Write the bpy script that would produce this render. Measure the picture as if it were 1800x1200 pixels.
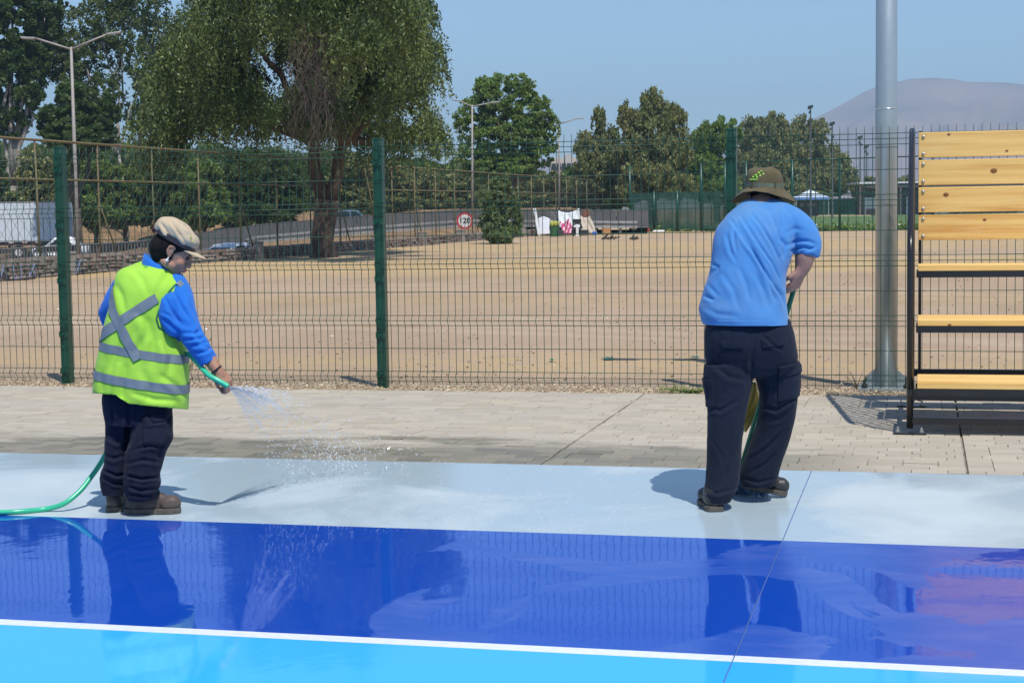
import bpy, bmesh, math, random
import numpy as np
from mathutils import Vector, Matrix

for _o in list(bpy.data.objects): bpy.data.objects.remove(_o)
SC = bpy.context.scene
COL = SC.collection
rnd = random.Random(7)
NR = np.random.RandomState(11)

# ------------------------------------------------------------------ camera
F_PX = 2900.0; H = 1.5
YAW = math.radians(14); ROLL = math.radians(.9); PITCH = math.atan(230 / F_PX)
FW = np.array([-math.sin(YAW) * math.cos(PITCH), math.cos(YAW) * math.cos(PITCH), -math.sin(PITCH)])
R0 = np.array([math.cos(YAW), math.sin(YAW), 0.0])        # level right
F0 = np.array([-math.sin(YAW), math.cos(YAW), 0.0])       # level forward
_u0 = np.cross(R0, FW)
CR = R0 * math.cos(ROLL) - _u0 * math.sin(ROLL)
CU = np.cross(CR, FW)
EYE = np.array([0, 0, H])
cam_d = bpy.data.cameras.new('camera'); cam = bpy.data.objects.new('camera', cam_d); COL.objects.link(cam)
cam_d.sensor_width = 36; cam_d.lens = F_PX / 1800 * 36; cam_d.clip_start = .1; cam_d.clip_end = 20000
M = Matrix.Identity(4)
for i in range(3):
    M[i][0] = CR[i]; M[i][1] = CU[i]; M[i][2] = -FW[i]; M[i][3] = EYE[i]
cam.matrix_world = M
SC.camera = cam

# ------------------------------------------------------------------ sky, sun, exposure
SUN = np.array([.32, -.43, 1.0]); SUN = SUN / np.linalg.norm(SUN)      # towards the sun
w = bpy.data.worlds.new("World"); SC.world = w; w.use_nodes = True
wn = w.node_tree.nodes; wl = w.node_tree.links
sky = wn.new('ShaderNodeTexSky'); sky.sky_type = 'NISHITA'; sky.sun_disc = False
sky.sun_elevation = math.asin(SUN[2]); sky.sun_rotation = math.atan2(SUN[0], SUN[1])
sky.altitude = 500; sky.air_density = 1.0; sky.dust_density = .3; sky.ozone_density = 5
wl.new(sky.outputs[0], wn['Background'].inputs[0]); wn['Background'].inputs[1].default_value = .14
sd = bpy.data.lights.new('sun', 'SUN'); sd.energy = 4.5; sd.angle = math.radians(.53); sd.color = (1, .955, .88)
so = bpy.data.objects.new('sun', sd); COL.objects.link(so)
so.rotation_euler = Vector(-SUN).to_track_quat('-Z', 'Y').to_euler(); so.location = (0, 0, 30)
SC.view_settings.view_transform = 'Standard'; SC.view_settings.look = 'None'
SC.view_settings.exposure = 0.12; SC.view_settings.gamma = 1; SC.view_settings.use_curve_mapping = False
SC.cycles.max_bounces = 8; SC.cycles.transparent_max_bounces = 16; SC.cycles.volume_bounces = 0
SC.cycles.use_denoising = True
SC.cycles.caustics_reflective = False; SC.cycles.caustics_refractive = False

# ------------------------------------------------------------------ pixel <-> world helpers (measuring the photograph)
def ray(px, py): return FW + CR * (px - 900) / F_PX + CU * (600 - py) / F_PX
def at(px, py, dep): return EYE + ray(px, py) * dep
def ground(px, py, z=0.0):
    d = ray(px, py); return EYE + d * ((z - H) / d[2])
def onY(px, py, Y):
    d = ray(px, py); return EYE + d * (Y / d[1])
def onX(px, py, X):
    d = ray(px, py); return EYE + d * (X / d[0])
def hor(px): return 385.8 - .0157 * px
def xy(px, dep):
    p = at(px, hor(px), dep); return p[0], p[1]
def gnd(px, dep):
    x, y = xy(px, dep); return np.array([x, y, terrain_z(x, y)])

# ------------------------------------------------------------------ materials
def srgb(*c):
    c = [v / 255 for v in c]
    return tuple(v / 12.92 if v <= .04045 else ((v + .055) / 1.055) ** 2.4 for v in c)
class NT:
    def __init__(s, name):
        s.m = bpy.data.materials.new(name); s.m.use_nodes = True
        s.t = s.m.node_tree; s.n = s.t.nodes; s.l = s.t.links
        s.b = s.n['Principled BSDF']; s.out = s.n['Material Output']
    def new(s, ty, **k):
        x = s.n.new(ty)
        for a, b in k.items(): setattr(x, a, b)
        return x
    def val(s, x, v):
        if hasattr(v, 'type') and hasattr(v, 'links'): s.l.new(v, x)
        elif isinstance(v, (tuple, list)): x.default_value = tuple(v) + ((1,) if len(v) == 3 and len(x.default_value) == 4 else ())
        else: x.default_value = v
    def noise(s, scale, detail=4, rough=.55, vec=None, stretch=None, out=0, dist=0, dim='3D'):
        t = s.new('ShaderNodeTexNoise'); t.inputs['Scale'].default_value = scale
        t.inputs['Detail'].default_value = detail; t.inputs['Roughness'].default_value = rough
        t.inputs['Distortion'].default_value = dist
        v = vec or s.pos()
        if stretch:
            mp = s.new('ShaderNodeMapping'); mp.inputs['Scale'].default_value = stretch; s.l.new(v, mp.inputs[0]); v = mp.outputs[0]
        s.l.new(v, t.inputs['Vector']); return t.outputs[out]
    def pos(s):
        return s.new('ShaderNodeNewGeometry').outputs['Position']
    def obj(s):
        return s.new('ShaderNodeTexCoord').outputs['Object']
    def ramp(s, f, stops, interp='LINEAR'):
        r = s.new('ShaderNodeValToRGB'); r.color_ramp.interpolation = interp
        e = r.color_ramp.elements
        while len(e) < len(stops): e.new(.5)
        for q, (p, c) in zip(e, stops):
            q.position = p; q.color = (c, c, c, 1) if isinstance(c, (int, float)) else tuple(c) + (1,)
        s.l.new(f, r.inputs[0]); return r.outputs[0]
    def mix(s, f, a, b, mode='MIX'):
        x = s.new('ShaderNodeMix', data_type='RGBA', blend_type=mode)
        s.val(x.inputs[0], f); s.val(x.inputs[6], a); s.val(x.inputs[7], b); return x.outputs[2]
    def math(s, op, a, b=0.0, c=0.0, clamp=False):
        x = s.new('ShaderNodeMath', operation=op, use_clamp=clamp)
        s.val(x.inputs[0], a); s.val(x.inputs[1], b)
        if op in ('MULTIPLY_ADD', 'SMOOTH_MIN', 'COMPARE'): s.val(x.inputs[2], c)
        return x.outputs[0]
    def sep(s, v):
        x = s.new('ShaderNodeSeparateXYZ'); s.l.new(v, x.inputs[0]); return x.outputs
    def bump(s, h, strength=.3, dist=.01, normal=None):
        b = s.new('ShaderNodeBump'); b.inputs['Strength'].default_value = strength; b.inputs['Distance'].default_value = dist
        s.l.new(h, b.inputs['Height'])
        if normal: s.l.new(normal, b.inputs['Normal'])
        s.l.new(b.outputs[0], s.b.inputs['Normal']); return b.outputs[0]
    def set(s, **k):
        nm = dict(col='Base Color', rough='Roughness', metal='Metallic', spec='Specular IOR Level', ior='IOR', coat='Coat Weight', coatr='Coat Roughness', sheen='Sheen Weight', sss='Subsurface Weight', trans='Transmission Weight', alpha='Alpha')
        for a, v in k.items(): s.val(s.b.inputs[nm[a]], v)
        return s
def pm(name, c1, c2=None, scale=8, rough=.6, bump=0, bscale=None, bdist=.01, metal=0, spec=.5, stretch=None, local=True, rough2=None):
    """procedural two-tone material"""
    s = NT(name); c2 = c2 or tuple(v * .8 for v in c1)
    v = s.obj() if local else s.pos()
    n = s.noise(scale, 5, .6, v, stretch)
    s.set(col=s.ramp(n, [(.3, c2), (.7, c1)]), metal=metal, spec=spec)
    if rough2 is not None: s.set(rough=s.ramp(n, [(.35, rough2), (.65, rough)]))
    else: s.set(rough=rough)
    if bump: s.bump(s.noise(bscale or scale * 4, 6, .6, v, stretch), bump, bdist)
    return s.m
def leafmat(name, c, c2, tr=.35, rough=.5, yellow=None):
    s = NT(name)
    oi = s.new('ShaderNodeNewGeometry').outputs['Random Per Island']
    n = s.noise(.35, 3, .5, s.pos())
    col = s.mix(oi, c2, c)
    col = s.mix(s.ramp(n, [(.4, 0.), (.65, 1.)]), col, s.mix(oi, tuple(v * .8 for v in c2), yellow or tuple(v * 1.15 for v in c)))
    s.set(col=col, rough=rough, spec=.35)
    t = s.new('ShaderNodeBsdfTranslucent'); s.l.new(s.mix(.5, col, (.35, .5, .08), 'MIX'), t.inputs[0])
    mx = s.new('ShaderNodeMixShader'); mx.inputs[0].default_value = tr
    s.l.new(s.b.outputs[0], mx.inputs[1]); s.l.new(t.outputs[0], mx.inputs[2]); s.l.new(mx.outputs[0], s.out.inputs[0])
    return s.m

# ------------------------------------------------------------------ mesh building
class MB:
    def __init__(s): s.v = []; s.f = []; s.n = 0; s.mi = []
    def add(s, vs, fs, mi=0):
        b = s.n; s.v.extend(tuple(float(c) for c in v) for v in vs); s.n += len(vs)
        s.f.extend(tuple(i + b for i in f) for f in fs); s.mi.extend([mi] * len(fs)); return s
    def box(s, c, size, rot=None, ax=None, taper=1.0, mi=0):
        """box centred at c; ax = 3 axis vectors; taper narrows the top"""
        hx, hy, hz = [q / 2 for q in size]; c = np.array(c, float)
        A = np.eye(3) if ax is None else np.array(ax, float)
        if rot is not None:
            A = np.array(Matrix.Rotation(rot, 3, 'Z').transposed())
        vs = []
        for z in (-1, 1):
            k = taper if z > 0 else 1
            for x, y in ((-1, -1), (1, -1), (1, 1), (-1, 1)):
                vs.append(c + A[0] * hx * x * k + A[1] * hy * y * k + A[2] * hz * z)
        return s.add(vs, [(3, 2, 1, 0), (4, 5, 6, 7), (0, 1, 5, 4), (1, 2, 6, 5), (2, 3, 7, 6), (3, 0, 4, 7)], mi)
    def tube(s, pts, r, seg=8, cap=True, mi=0, ell=1.0):
        pts = [np.array(p, float) for p in pts]; n = len(pts)
        rs = [r] * n if isinstance(r, (int, float)) else list(r)
        up = None; vs = []
        for i, p in enumerate(pts):
            t = pts[min(i + 1, n - 1)] - pts[max(i - 1, 0)]; t = t / (np.linalg.norm(t) + 1e-9)
            if up is None:
                a = np.array([0, 0, 1.]) if abs(t[2]) < .9 else np.array([1., 0, 0])
                up = np.cross(np.cross(t, a), t)
            up = up - t * (up @ t); up /= np.linalg.norm(up) + 1e-9
            sd_ = np.cross(t, up)
            for k in range(seg):
                an = 2 * math.pi * k / seg
                vs.append(p + (up * math.cos(an) * ell + sd_ * math.sin(an)) * rs[i])
        fs = [(i * seg + k, i * seg + (k + 1) % seg, (i + 1) * seg + (k + 1) % seg, (i + 1) * seg + k) for i in range(n - 1) for k in range(seg)]
        if cap: fs += [tuple(range(seg))[::-1], tuple((n - 1) * seg + k for k in range(seg))]
        return s.add(vs, fs, mi)
    def ellipsoid(s, c, rad, ax=None, nu=16, nv=10, mi=0):
        A = np.eye(3) if ax is None else np.array(ax, float); c = np.array(c, float)
        vs = [c + A[2] * rad[2]]
        for j in range(1, nv):
            th = math.pi * j / nv
            for i in range(nu):
                ph = 2 * math.pi * i / nu
                vs.append(c + A[0] * rad[0] * math.sin(th) * math.cos(ph) + A[1] * rad[1] * math.sin(th) * math.sin(ph) + A[2] * rad[2] * math.cos(th))
        vs.append(c - A[2] * rad[2]); L = len(vs) - 1
        fs = [(0, 1 + i, 1 + (i + 1) % nu) for i in range(nu)]
        for j in range(nv - 2):
            a = 1 + j * nu
            fs += [(a + i, a + nu + i, a + nu + (i + 1) % nu, a + (i + 1) % nu) for i in range(nu)]
        a = 1 + (nv - 2) * nu
        fs += [(a + i, L, a + (i + 1) % nu) for i in range(nu)]
        return s.add(vs, fs, mi)
    def lathe(s, c, prof, seg=24, ax=None, mi=0):
        """prof = [(r, z)...] turned about ax[2] through c"""
        A = np.eye(3) if ax is None else np.array(ax, float); c = np.array(c, float)
        vs = [c + (A[0] * math.cos(2 * math.pi * k / seg) + A[1] * math.sin(2 * math.pi * k / seg)) * r + A[2] * z for r, z in prof for k in range(seg)]
        n = len(prof)
        fs = [(i * seg + k, i * seg + (k + 1) % seg, (i + 1) * seg + (k + 1) % seg, (i + 1) * seg + k) for i in range(n - 1) for k in range(seg)]
        fs += [tuple(range(seg))[::-1], tuple((n - 1) * seg + k for k in range(seg))]
        return s.add(vs, fs, mi)
    def prism(s, poly, d, mi=0):
        """polygon (3-D points) swept by vector d"""
        n = len(poly); d = np.array(d, float); P = [np.array(p, float) for p in poly]
        return s.add(P + [p + d for p in P], [tuple(range(n))[::-1], tuple(range(n, 2 * n))] + [(i, (i + 1) % n, n + (i + 1) % n, n + i) for i in range(n)], mi)
    def mesh(s, name, off=(0, 0, 0), smooth=False):
        me = bpy.data.meshes.new(name)
        V = np.array(s.v, float).reshape(-1, 3) - np.array(off, float)
        me.from_pydata(V.tolist(), [], s.f); me.validate()
        if len(set(s.mi)) > 1 and len(me.polygons) == len(s.mi): me.polygons.foreach_set('material_index', s.mi)
        if smooth: me.shade_smooth()
        me.update(); return me
def quads_mesh(name, V, off=(0, 0, 0)):
    """V: (N,4,3) loose quads -> mesh, fast"""
    V = np.asarray(V, dtype=np.float32) - np.array(off, dtype=np.float32); N = len(V)
    me = bpy.data.meshes.new(name)
    me.vertices.add(N * 4); me.vertices.foreach_set('co', V.reshape(-1))
    me.loops.add(N * 4); me.loops.foreach_set('vertex_index', np.arange(N * 4, dtype=np.int32))
    me.polygons.add(N); me.polygons.foreach_set('loop_start', np.arange(0, N * 4, 4, dtype=np.int32))
    me.update(calc_edges=True); return me

def meta(o, label=None, cat=None, group=None, kind=None):
    if label: o['label'] = label
    if cat: o['category'] = cat
    if group: o['group'] = group
    if kind: o['kind'] = kind
    return o
def thing(name, loc, label, cat, group=None):
    o = bpy.data.objects.new(name, None); COL.objects.link(o); o.location = [float(c) for c in loc]; o.empty_display_size = .2
    return meta(o, label, cat, group)
def rootloc(o):
    q = o
    while q.parent: q = q.parent
    return np.array(q.location)
def part(name, mb, mat, parent=None, smooth=False, label=None, kind=None, bevel=0):
    off = rootloc(parent) if parent else (0, 0, 0)
    me = mb.mesh(name, off, smooth) if isinstance(mb, MB) else mb
    o = bpy.data.objects.new(name, me); COL.objects.link(o)
    for m_ in (mat if isinstance(mat, (list, tuple)) else [mat]): me.materials.append(m_)
    if parent: o.parent = parent
    if label: o['label'] = label
    if kind: o['kind'] = kind
    if bevel:
        b = o.modifiers.new('bevel', 'BEVEL'); b.width = bevel; b.segments = 2; b.limit_method = 'ANGLE'
    return o
def solo(name, mb, mat, label, cat, group=None, smooth=False, loc=None, kind=None, bevel=0):
    if loc is None: loc = np.array(mb.v).mean(0) * np.array([1, 1, 0]) + np.array([0, 0, np.array(mb.v)[:, 2].min()])
    me = mb.mesh(name, loc, smooth)
    o = bpy.data.objects.new(name, me); COL.objects.link(o); o.location = [float(c) for c in loc]
    for m_ in (mat if isinstance(mat, (list, tuple)) else [mat]): me.materials.append(m_)
    if bevel:
        b = o.modifiers.new('bevel', 'BEVEL'); b.width = bevel; b.segments = 2; b.limit_method = 'ANGLE'
    return meta(o, label, cat, group, kind)
def struct(name, mb, mat, smooth=False):
    o = part(name, mb, mat, None, smooth); o['kind'] = 'structure'; return o
def inst(name, me, loc, parent, rot=None, scale=None, kind=None):
    o = bpy.data.objects.new(name, me); COL.objects.link(o); o.location = [float(c) for c in loc]
    if parent: o.parent = parent
    if rot: o.rotation_euler = rot
    if scale: o.scale = scale
    return o

# numpy value noise
def _h(i, j, k):
    n = (i * 374761393 + j * 668265263 + k * 2147483647) & 0xffffffff
    n = ((n ^ (n >> 13)) * 1274126177) & 0xffffffff
    return ((n ^ (n >> 16)) & 0xffff) / 65535.0
def vnoise(P):
    P = np.asarray(P, float); I = np.floor(P).astype(np.int64); f = P - I; f = f * f * (3 - 2 * f)
    r = 0
    for a in (0, 1):
        for b in (0, 1):
            for c in (0, 1):
                wgt = (f[:, 0] if a else 1 - f[:, 0]) * (f[:, 1] if b else 1 - f[:, 1]) * (f[:, 2] if c else 1 - f[:, 2])
                r = r + wgt * _h(I[:, 0] + a, I[:, 1] + b, I[:, 2] + c)
    return r * 2 - 1
def sstep(a, b, x):
    t = np.clip((np.asarray(x, float) - a) / (b - a), 0, 1); return t * t * (3 - 2 * t)

# ------------------------------------------------------------------ terrain
ZR_X = [-400, 0, 240, 460, 650, 830, 1100, 1500]; ZR_Z = [-1.6, -1.44, -1.1, -.15, .3, .6, .35, .2]
def terrain_z(X, Y):
    X = np.asarray(X, float); Y = np.asarray(Y, float)
    lat = X * R0[0] + Y * R0[1]; dep = np.maximum(X * F0[0] + Y * F0[1], 1.0)
    px = 900 + F_PX * lat / dep
    road = np.interp(px, ZR_X, ZR_Z)
    emb = road + (1.7 - road) * sstep(121, 140, dep) * sstep(1130, 1000, px)
    left = sstep(-22.9, -24.5, X) * sstep(30, 36, Y)
    z = emb * left
    z = np.where(Y < 13.3, -.03 - 0 * z, z)
    return z if z.shape else float(z)

# ================================================================== SETTING
# ground sheet: polar grid about the viewpoint, out to the horizon
def build_ground():
    angs = np.radians(np.concatenate([np.arange(-180, -30, 5.), np.arange(-30, 12, .75), np.arange(12, 180.1, 5.)]))
    rad = np.concatenate([[.5, 4, 8, 11, 13], np.arange(13.5, 20, .5), np.arange(20, 40, 1.), np.arange(40, 160, 2.), [170, 190, 220, 260, 320, 400, 520, 700, 1000, 1500, 2200, 3300, 4800]])
    V = []; Fs = []
    na = len(angs); nr = len(rad)
    A, Rr = np.meshgrid(angs, rad, indexing='ij')
    X = np.sin(A) * Rr; Y = np.cos(A) * Rr
    Z = terrain_z(X, Y)
    nz = vnoise(np.stack([X.ravel() * .25, Y.ravel() * .25, 0 * X.ravel()], 1)).reshape(X.shape) * .03
    Z = Z + np.where((Y > 15) & (Rr < 90), nz * sstep(15, 20, Y), 0) - .008
    vs = np.stack([X, Y, Z], -1).reshape(-1, 3)
    fs = [(i * nr + j, i * nr + j + 1, (i + 1) * nr + j + 1, (i + 1) * nr + j) for i in range(na - 1) for j in range(nr - 1)]
    mb = MB(); mb.v = vs.tolist(); mb.n = len(vs); mb.f = fs; mb.mi = [0] * len(fs)
    s = NT('dry_earth')
    p = s.pos(); x, y, z = s.sep(p)
    n1 = s.noise(.35, 6, .6, p, (1, .45, 1)); n2 = s.noise(3.0, 6, .7, p); n3 = s.noise(38, 3, .7, p)
    nb = s.noise(.16, 5, .62, p, (.55, 1.5, 1))
    dirt = s.ramp(n1, [(.3, (.32, .23, .155)), (.5, (.375, .275, .19)), (.7, (.43, .32, .225))])
    # worn tracks of dry straw-coloured grass running across the lot
    track = s.ramp(s.math('ABSOLUTE', s.math('SUBTRACT', s.math('FRACT', s.math('MULTIPLY', s.math('ADD', s.math('ADD', y, s.math('MULTIPLY', x, .22)), s.math('MULTIPLY', s.noise(.09, 2, .5, p), 9.0)), .105)), .5)), [(.0, .5), (.025, .35), (.05, 0.), (.09, 0.), (.115, .35), (.14, .5), (.165, 0.)])
    dirt = s.mix(s.math('MULTIPLY', track, s.ramp(n2, [(.35, .2), (.6, .9)])), dirt, (.50, .40, .30))
    straw = s.mix(n3, (.45, .31, .13), (.54, .39, .175))
    yb = s.math('ADD', y, s.math('MULTIPLY', nb, 5.0))
    bands = s.ramp(s.math('MULTIPLY', yb, 1 / 110.0), [(0, .0), (.155, .05), (.168, .55), (.182, .05), (.25, .1), (.27, .5), (.30, .1), (.35, .2), (.385, .95), (.45, .9), (.49, .3), (.53, .25), (.58, .8), (.68, .7), (.75, .2), (.9, .5)])
    msk = s.math('MULTIPLY', bands, s.ramp(n2, [(.36, .0), (.58, 1.)]), clamp=True)
    field = s.mix(msk, dirt, straw)
    field = s.mix(s.ramp(s.noise(9, 4, .8, p), [(.66, 0.), (.72, .45)]), field, (.17, .12, .085))
    # verge beyond the low wall, brown bank
    verge = s.ramp(s.noise(.5, 6, .7, p), [(.3, (.10, .07, .04)), (.5, (.24, .155, .085)), (.68, (.36, .24, .13))])
    lf = s.math('MULTIPLY', s.math('LESS_THAN', x, -23.4), s.math('GREATER_THAN', y, 31))
    far = s.math('GREATER_THAN', y, 128)
    c = s.mix(lf, field, verge); c = s.mix(far, c, verge)
    s.set(col=c, rough=.95, spec=.15)
    s.bump(s.math('ADD', n2, s.math('MULTIPLY', n3, .4)), .5, .04)
    return struct('ground', mb, s.m, True)
build_ground()

# painted sports court: one strip beside the other
def court_mat(name, cw, cd, kind):
    s = NT(name); p = s.pos(); x, y, z = s.sep(p)
    n = s.noise(.8, 5, .55, p, (1.0, .85, 1), dist=.9); fine = s.noise(14, 6, .65, p); fib = s.noise(3.2, 6, .65, p, (.6, 1.6, 1), dist=.6)
    if kind == 'border':      # wet film everywhere except a few drying areas
        wet = s.ramp(s.math('ADD', n, s.math('MULTIPLY', fine, .04)), [(.36, 0.), (.56, 1.)])
        dry_r, wet_r = .5, .16
        film = .75
    elif kind == 'blue':
        # the right end has partly dried, puddles with crisp edges stay
        g = s.math('ADD', n, s.math('MULTIPLY', s.math('ADD', x, 1.5), -.06))
        g = s.math('ADD', g, s.math('MULTIPLY', fine, .03))
        wet = s.ramp(g, [(.445, 0.), (.458, 1.)])
        dry_r, wet_r = .26, .035
        film = 1.0
    else:
        wet = s.ramp(n, [(.25, .5), (.4, 1.)]); dry_r, wet_r = .3, .06; film = .8
    col = s.mix(wet, cd, cw)
    if kind == 'blue':
        reflection_tint = s.ramp(s.math('MULTIPLY', s.math('ADD', x, s.math('MULTIPLY', n, .5)), 1.0), [(.0, 0.), (.72, 1.)])  # violet reflection of the bleacher boards, painted into the blue towards the right
        col = s.mix(s.math('MULTIPLY', reflection_tint, .22), col, (.055, .06, .42))
        streak = s.math('MULTIPLY', s.math('SUBTRACT', 1.0, wet), s.ramp(fib, [(.45, 0.), (.75, .28)]))
        col = s.mix(streak, col, (.20, .24, .55))
    if kind == 'border':
        col = s.mix(s.ramp(fib, [(.35, 0.), (.7, .30)]), col, tuple(v * .82 for v in cd))
    col = s.mix(s.math('MULTIPLY', s.ramp(s.noise(260, 2, .5, p), [(.72, 0.), (.76, .35)]), 1.0), col, (.75, .8, .85))
    s.set(col=col, spec=.5, ior=1.36)
    s.set(rough=s.math('ADD', s.math('MULTIPLY', wet, wet_r - dry_r), dry_r))
    rip = s.math('ADD', s.noise(2.3, 3, .5, p, (1, .9, 1), dist=.8), s.math('MULTIPLY', s.noise(9, 3, .5, p, (1, .6, 1), dist=.5), .22))
    h = s.math('ADD', s.math('MULTIPLY', rip, .55), s.math('MULTIPLY', fine, s.math('ADD', s.math('MULTIPLY', wet, -.03), .035)))
    s.bump(h, .55, .0042)
    return s.m
JY = dict(cy=(-6.0, 5.38), wl=(5.38, 5.455), bl=(5.455, 7.41), gr=(7.41, 9.42))
XL, XR = -14.0, 9.0
def strip(name, y0, y1, mat, z1=0.0, z0=-.12, xs=None):
    mb = MB(); xs = xs or [(XL, -2.196), (-2.184, .2465), (.2535, XR)]
    for a, b in xs: mb.box(((a + b) / 2, (y0 + y1) / 2, (z0 + z1) / 2), (b - a, y1 - y0, z1 - z0))
    return struct(name, mb, mat)
JX = [(XL, -.609), (-.604, XR)]
m_gray = court_mat('gray_paint', (.40, .50, .56), (.50, .57, .60), 'border')
m_blue = court_mat('blue_paint', (.006, .062, .42), (.024, .088, .43), 'blue')
m_cyan = court_mat('cyan_paint', (.045, .44, .88), (.07, .47, .86), 'cyan')
m_white = pm('white_line_paint', (.8, .82, .84), (.7, .73, .76), 30, .25, .1, 60, .002, local=False)
strip('gray_court_border', *JY['gr'], m_gray, xs=JX); strip('blue_court_band', *JY['bl'], m_blue, xs=JX)
strip('white_court_line', *JY['wl'], m_white, xs=JX); strip('cyan_court', *JY['cy'], m_cyan, xs=JX)
mb = MB(); mb.box((-.6065, 1.71, -.0595), (.0045, 15.4, .108)); struct('court_joint', mb, pm('joint_filler', (.10, .18, .44), (.07, .14, .36), 30, .8, local=False))
mb = MB(); mb.box((-2.5, 9.433, -.05), (23, .026, .094))
struct('concrete_edging', mb, pm('edging_concrete', (.40, .37, .33), (.10, .08, .06), 25, .9, .4, 60, .004, local=False))

# pavement of interlocking blocks
def paver_mat():
    s = NT('paver_concrete'); p = s.pos(); x, y, z = s.sep(p)
    ri = s.new('ShaderNodeObjectInfo').outputs['Random']; isl = s.new('ShaderNodeNewGeometry').outputs['Random Per Island']
    rr = s.math('FRACT', s.math('ADD', s.math('MULTIPLY', ri, 7.31), isl))
    n = s.noise(1.1, 5, .6, p, (.6, 1.2, 1)); f = s.noise(60, 5, .7, p)
    base = s.mix(rr, (.385, .335, .255), (.485, .425, .33))
    base = s.mix(s.ramp(n, [(.35, 0.), (.65, .5)]), base, (.41, .38, .335))
    base = s.mix(s.ramp(f, [(.3, .35), (.5, 0.)]), base, (.22, .19, .16))
    # damp area where the hose has been: in front, left and middle
    gy = s.math('MULTIPLY', s.math('SUBTRACT', 10.55, y), .55)
    gx = s.ramp(s.math('MULTIPLY', s.math('ADD', x, 6.5), 1 / 7.0), [(0, .9), (.35, 1.), (.6, .95), (.83, .7), (.9, .05), (1, 0.)])
    wet = s.math('MULTIPLY', gx, s.ramp(s.math('ADD', gy, s.math('MULTIPLY', s.noise(1.1, 7, .7, p, (.55, 1.5, 1)), 1.5)), [(.80, 0.), (1.05, 1.)]))
    wet = s.math('MULTIPLY', wet, s.math('MULTIPLY_ADD', rr, .5, .6), clamp=True)
    col = s.mix(s.math('MULTIPLY', wet, .82), base, (.125, .115, .075))
    s.set(col=col, rough=s.math('MULTIPLY_ADD', wet, -.52, .9), spec=.35)
    s.bump(f, .35, .004); return s.m
m_paver = paver_mat()
pave = bpy.data.objects.new('pavement', None); COL.objects.link(pave); pave['kind'] = 'structure'
def build_pavers():
    L, W, T = .20, .1185, .06
    cx = [-2.19, .25]
    def block(mb, x0, x1, y0, y1, z):
        g = .0012; b = .0028; x0 += g; x1 -= g; y0 += g; y1 -= g
        mb.add([(x0, y0, -T), (x1, y0, -T), (x1, y1, -T), (x0, y1, -T), (x0, y0, z - b), (x1, y0, z - b), (x1, y1, z - b), (x0, y1, z - b),
                (x0 + b, y0 + b, z), (x1 - b, y0 + b, z), (x1 - b, y1 - b, z), (x0 + b, y1 - b, z)],
               [(0, 1, 5, 4), (1, 2, 6, 5), (2, 3, 7, 6), (3, 0, 4, 7), (4, 5, 9, 8), (5, 6, 10, 9), (6, 7, 11, 10), (7, 4, 8, 11), (8, 9, 10, 11)])
    cells = []
    y = 9.448; row = 0
    while y < 13.2 - .01:
        spans = [(XL, cx[0] - .006), (cx[0] + .006, cx[1] - .006), (cx[1] + .006, XR)]
        for a, b in spans:
            off = rnd.choice([0, .5, .5, .25, .75, .4, .1]) * L; x = b - off
            if off > .01: cells.append((b - off, b, y))
            while x > a + .02:
                cells.append((max(x - L, a), x, y)); x -= L
        y += W; row += 1
    def key(c):
        mx = (c[0] + c[1]) / 2; my = c[2]
        dep = mx * F0[0] + my * F0[1]; px = 900 + F_PX * (mx * R0[0] + my * R0[1]) / dep
        return (0 if -20 < px < 1820 and abs(c[1] - c[0] - L) < 1e-4 else 1, dep)
    cells.sort(key=key)
    mbu = MB(); block(mbu, -L / 2, L / 2, 0, W, 0); me = mbu.mesh('paving_block'); me.materials.append(m_paver)
    for c in cells[:300]:
        o = inst('paving_block', me, ((c[0] + c[1]) / 2 + rnd.uniform(-.001, .001), c[2], rnd.gauss(-.001, .0018)), pave, (rnd.gauss(0, .006), rnd.gauss(0, .004), 0))
    mb = MB()
    for c in cells[300:]: block(mb, c[0], c[1], c[2], c[2] + W, rnd.gauss(-.001, .0016))
    part('paving_blocks', mb, m_paver, pave, kind='stuff')
    mb = MB(); mb.box(((XL + XR) / 2, 11.32, -.045), (XR - XL, 3.78, .06))
    part('sand_bed', mb, pm('joint_sand', (.30, .26, .20), (.10, .08, .06), 6, .95, local=False), pave)
build_pavers()

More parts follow.
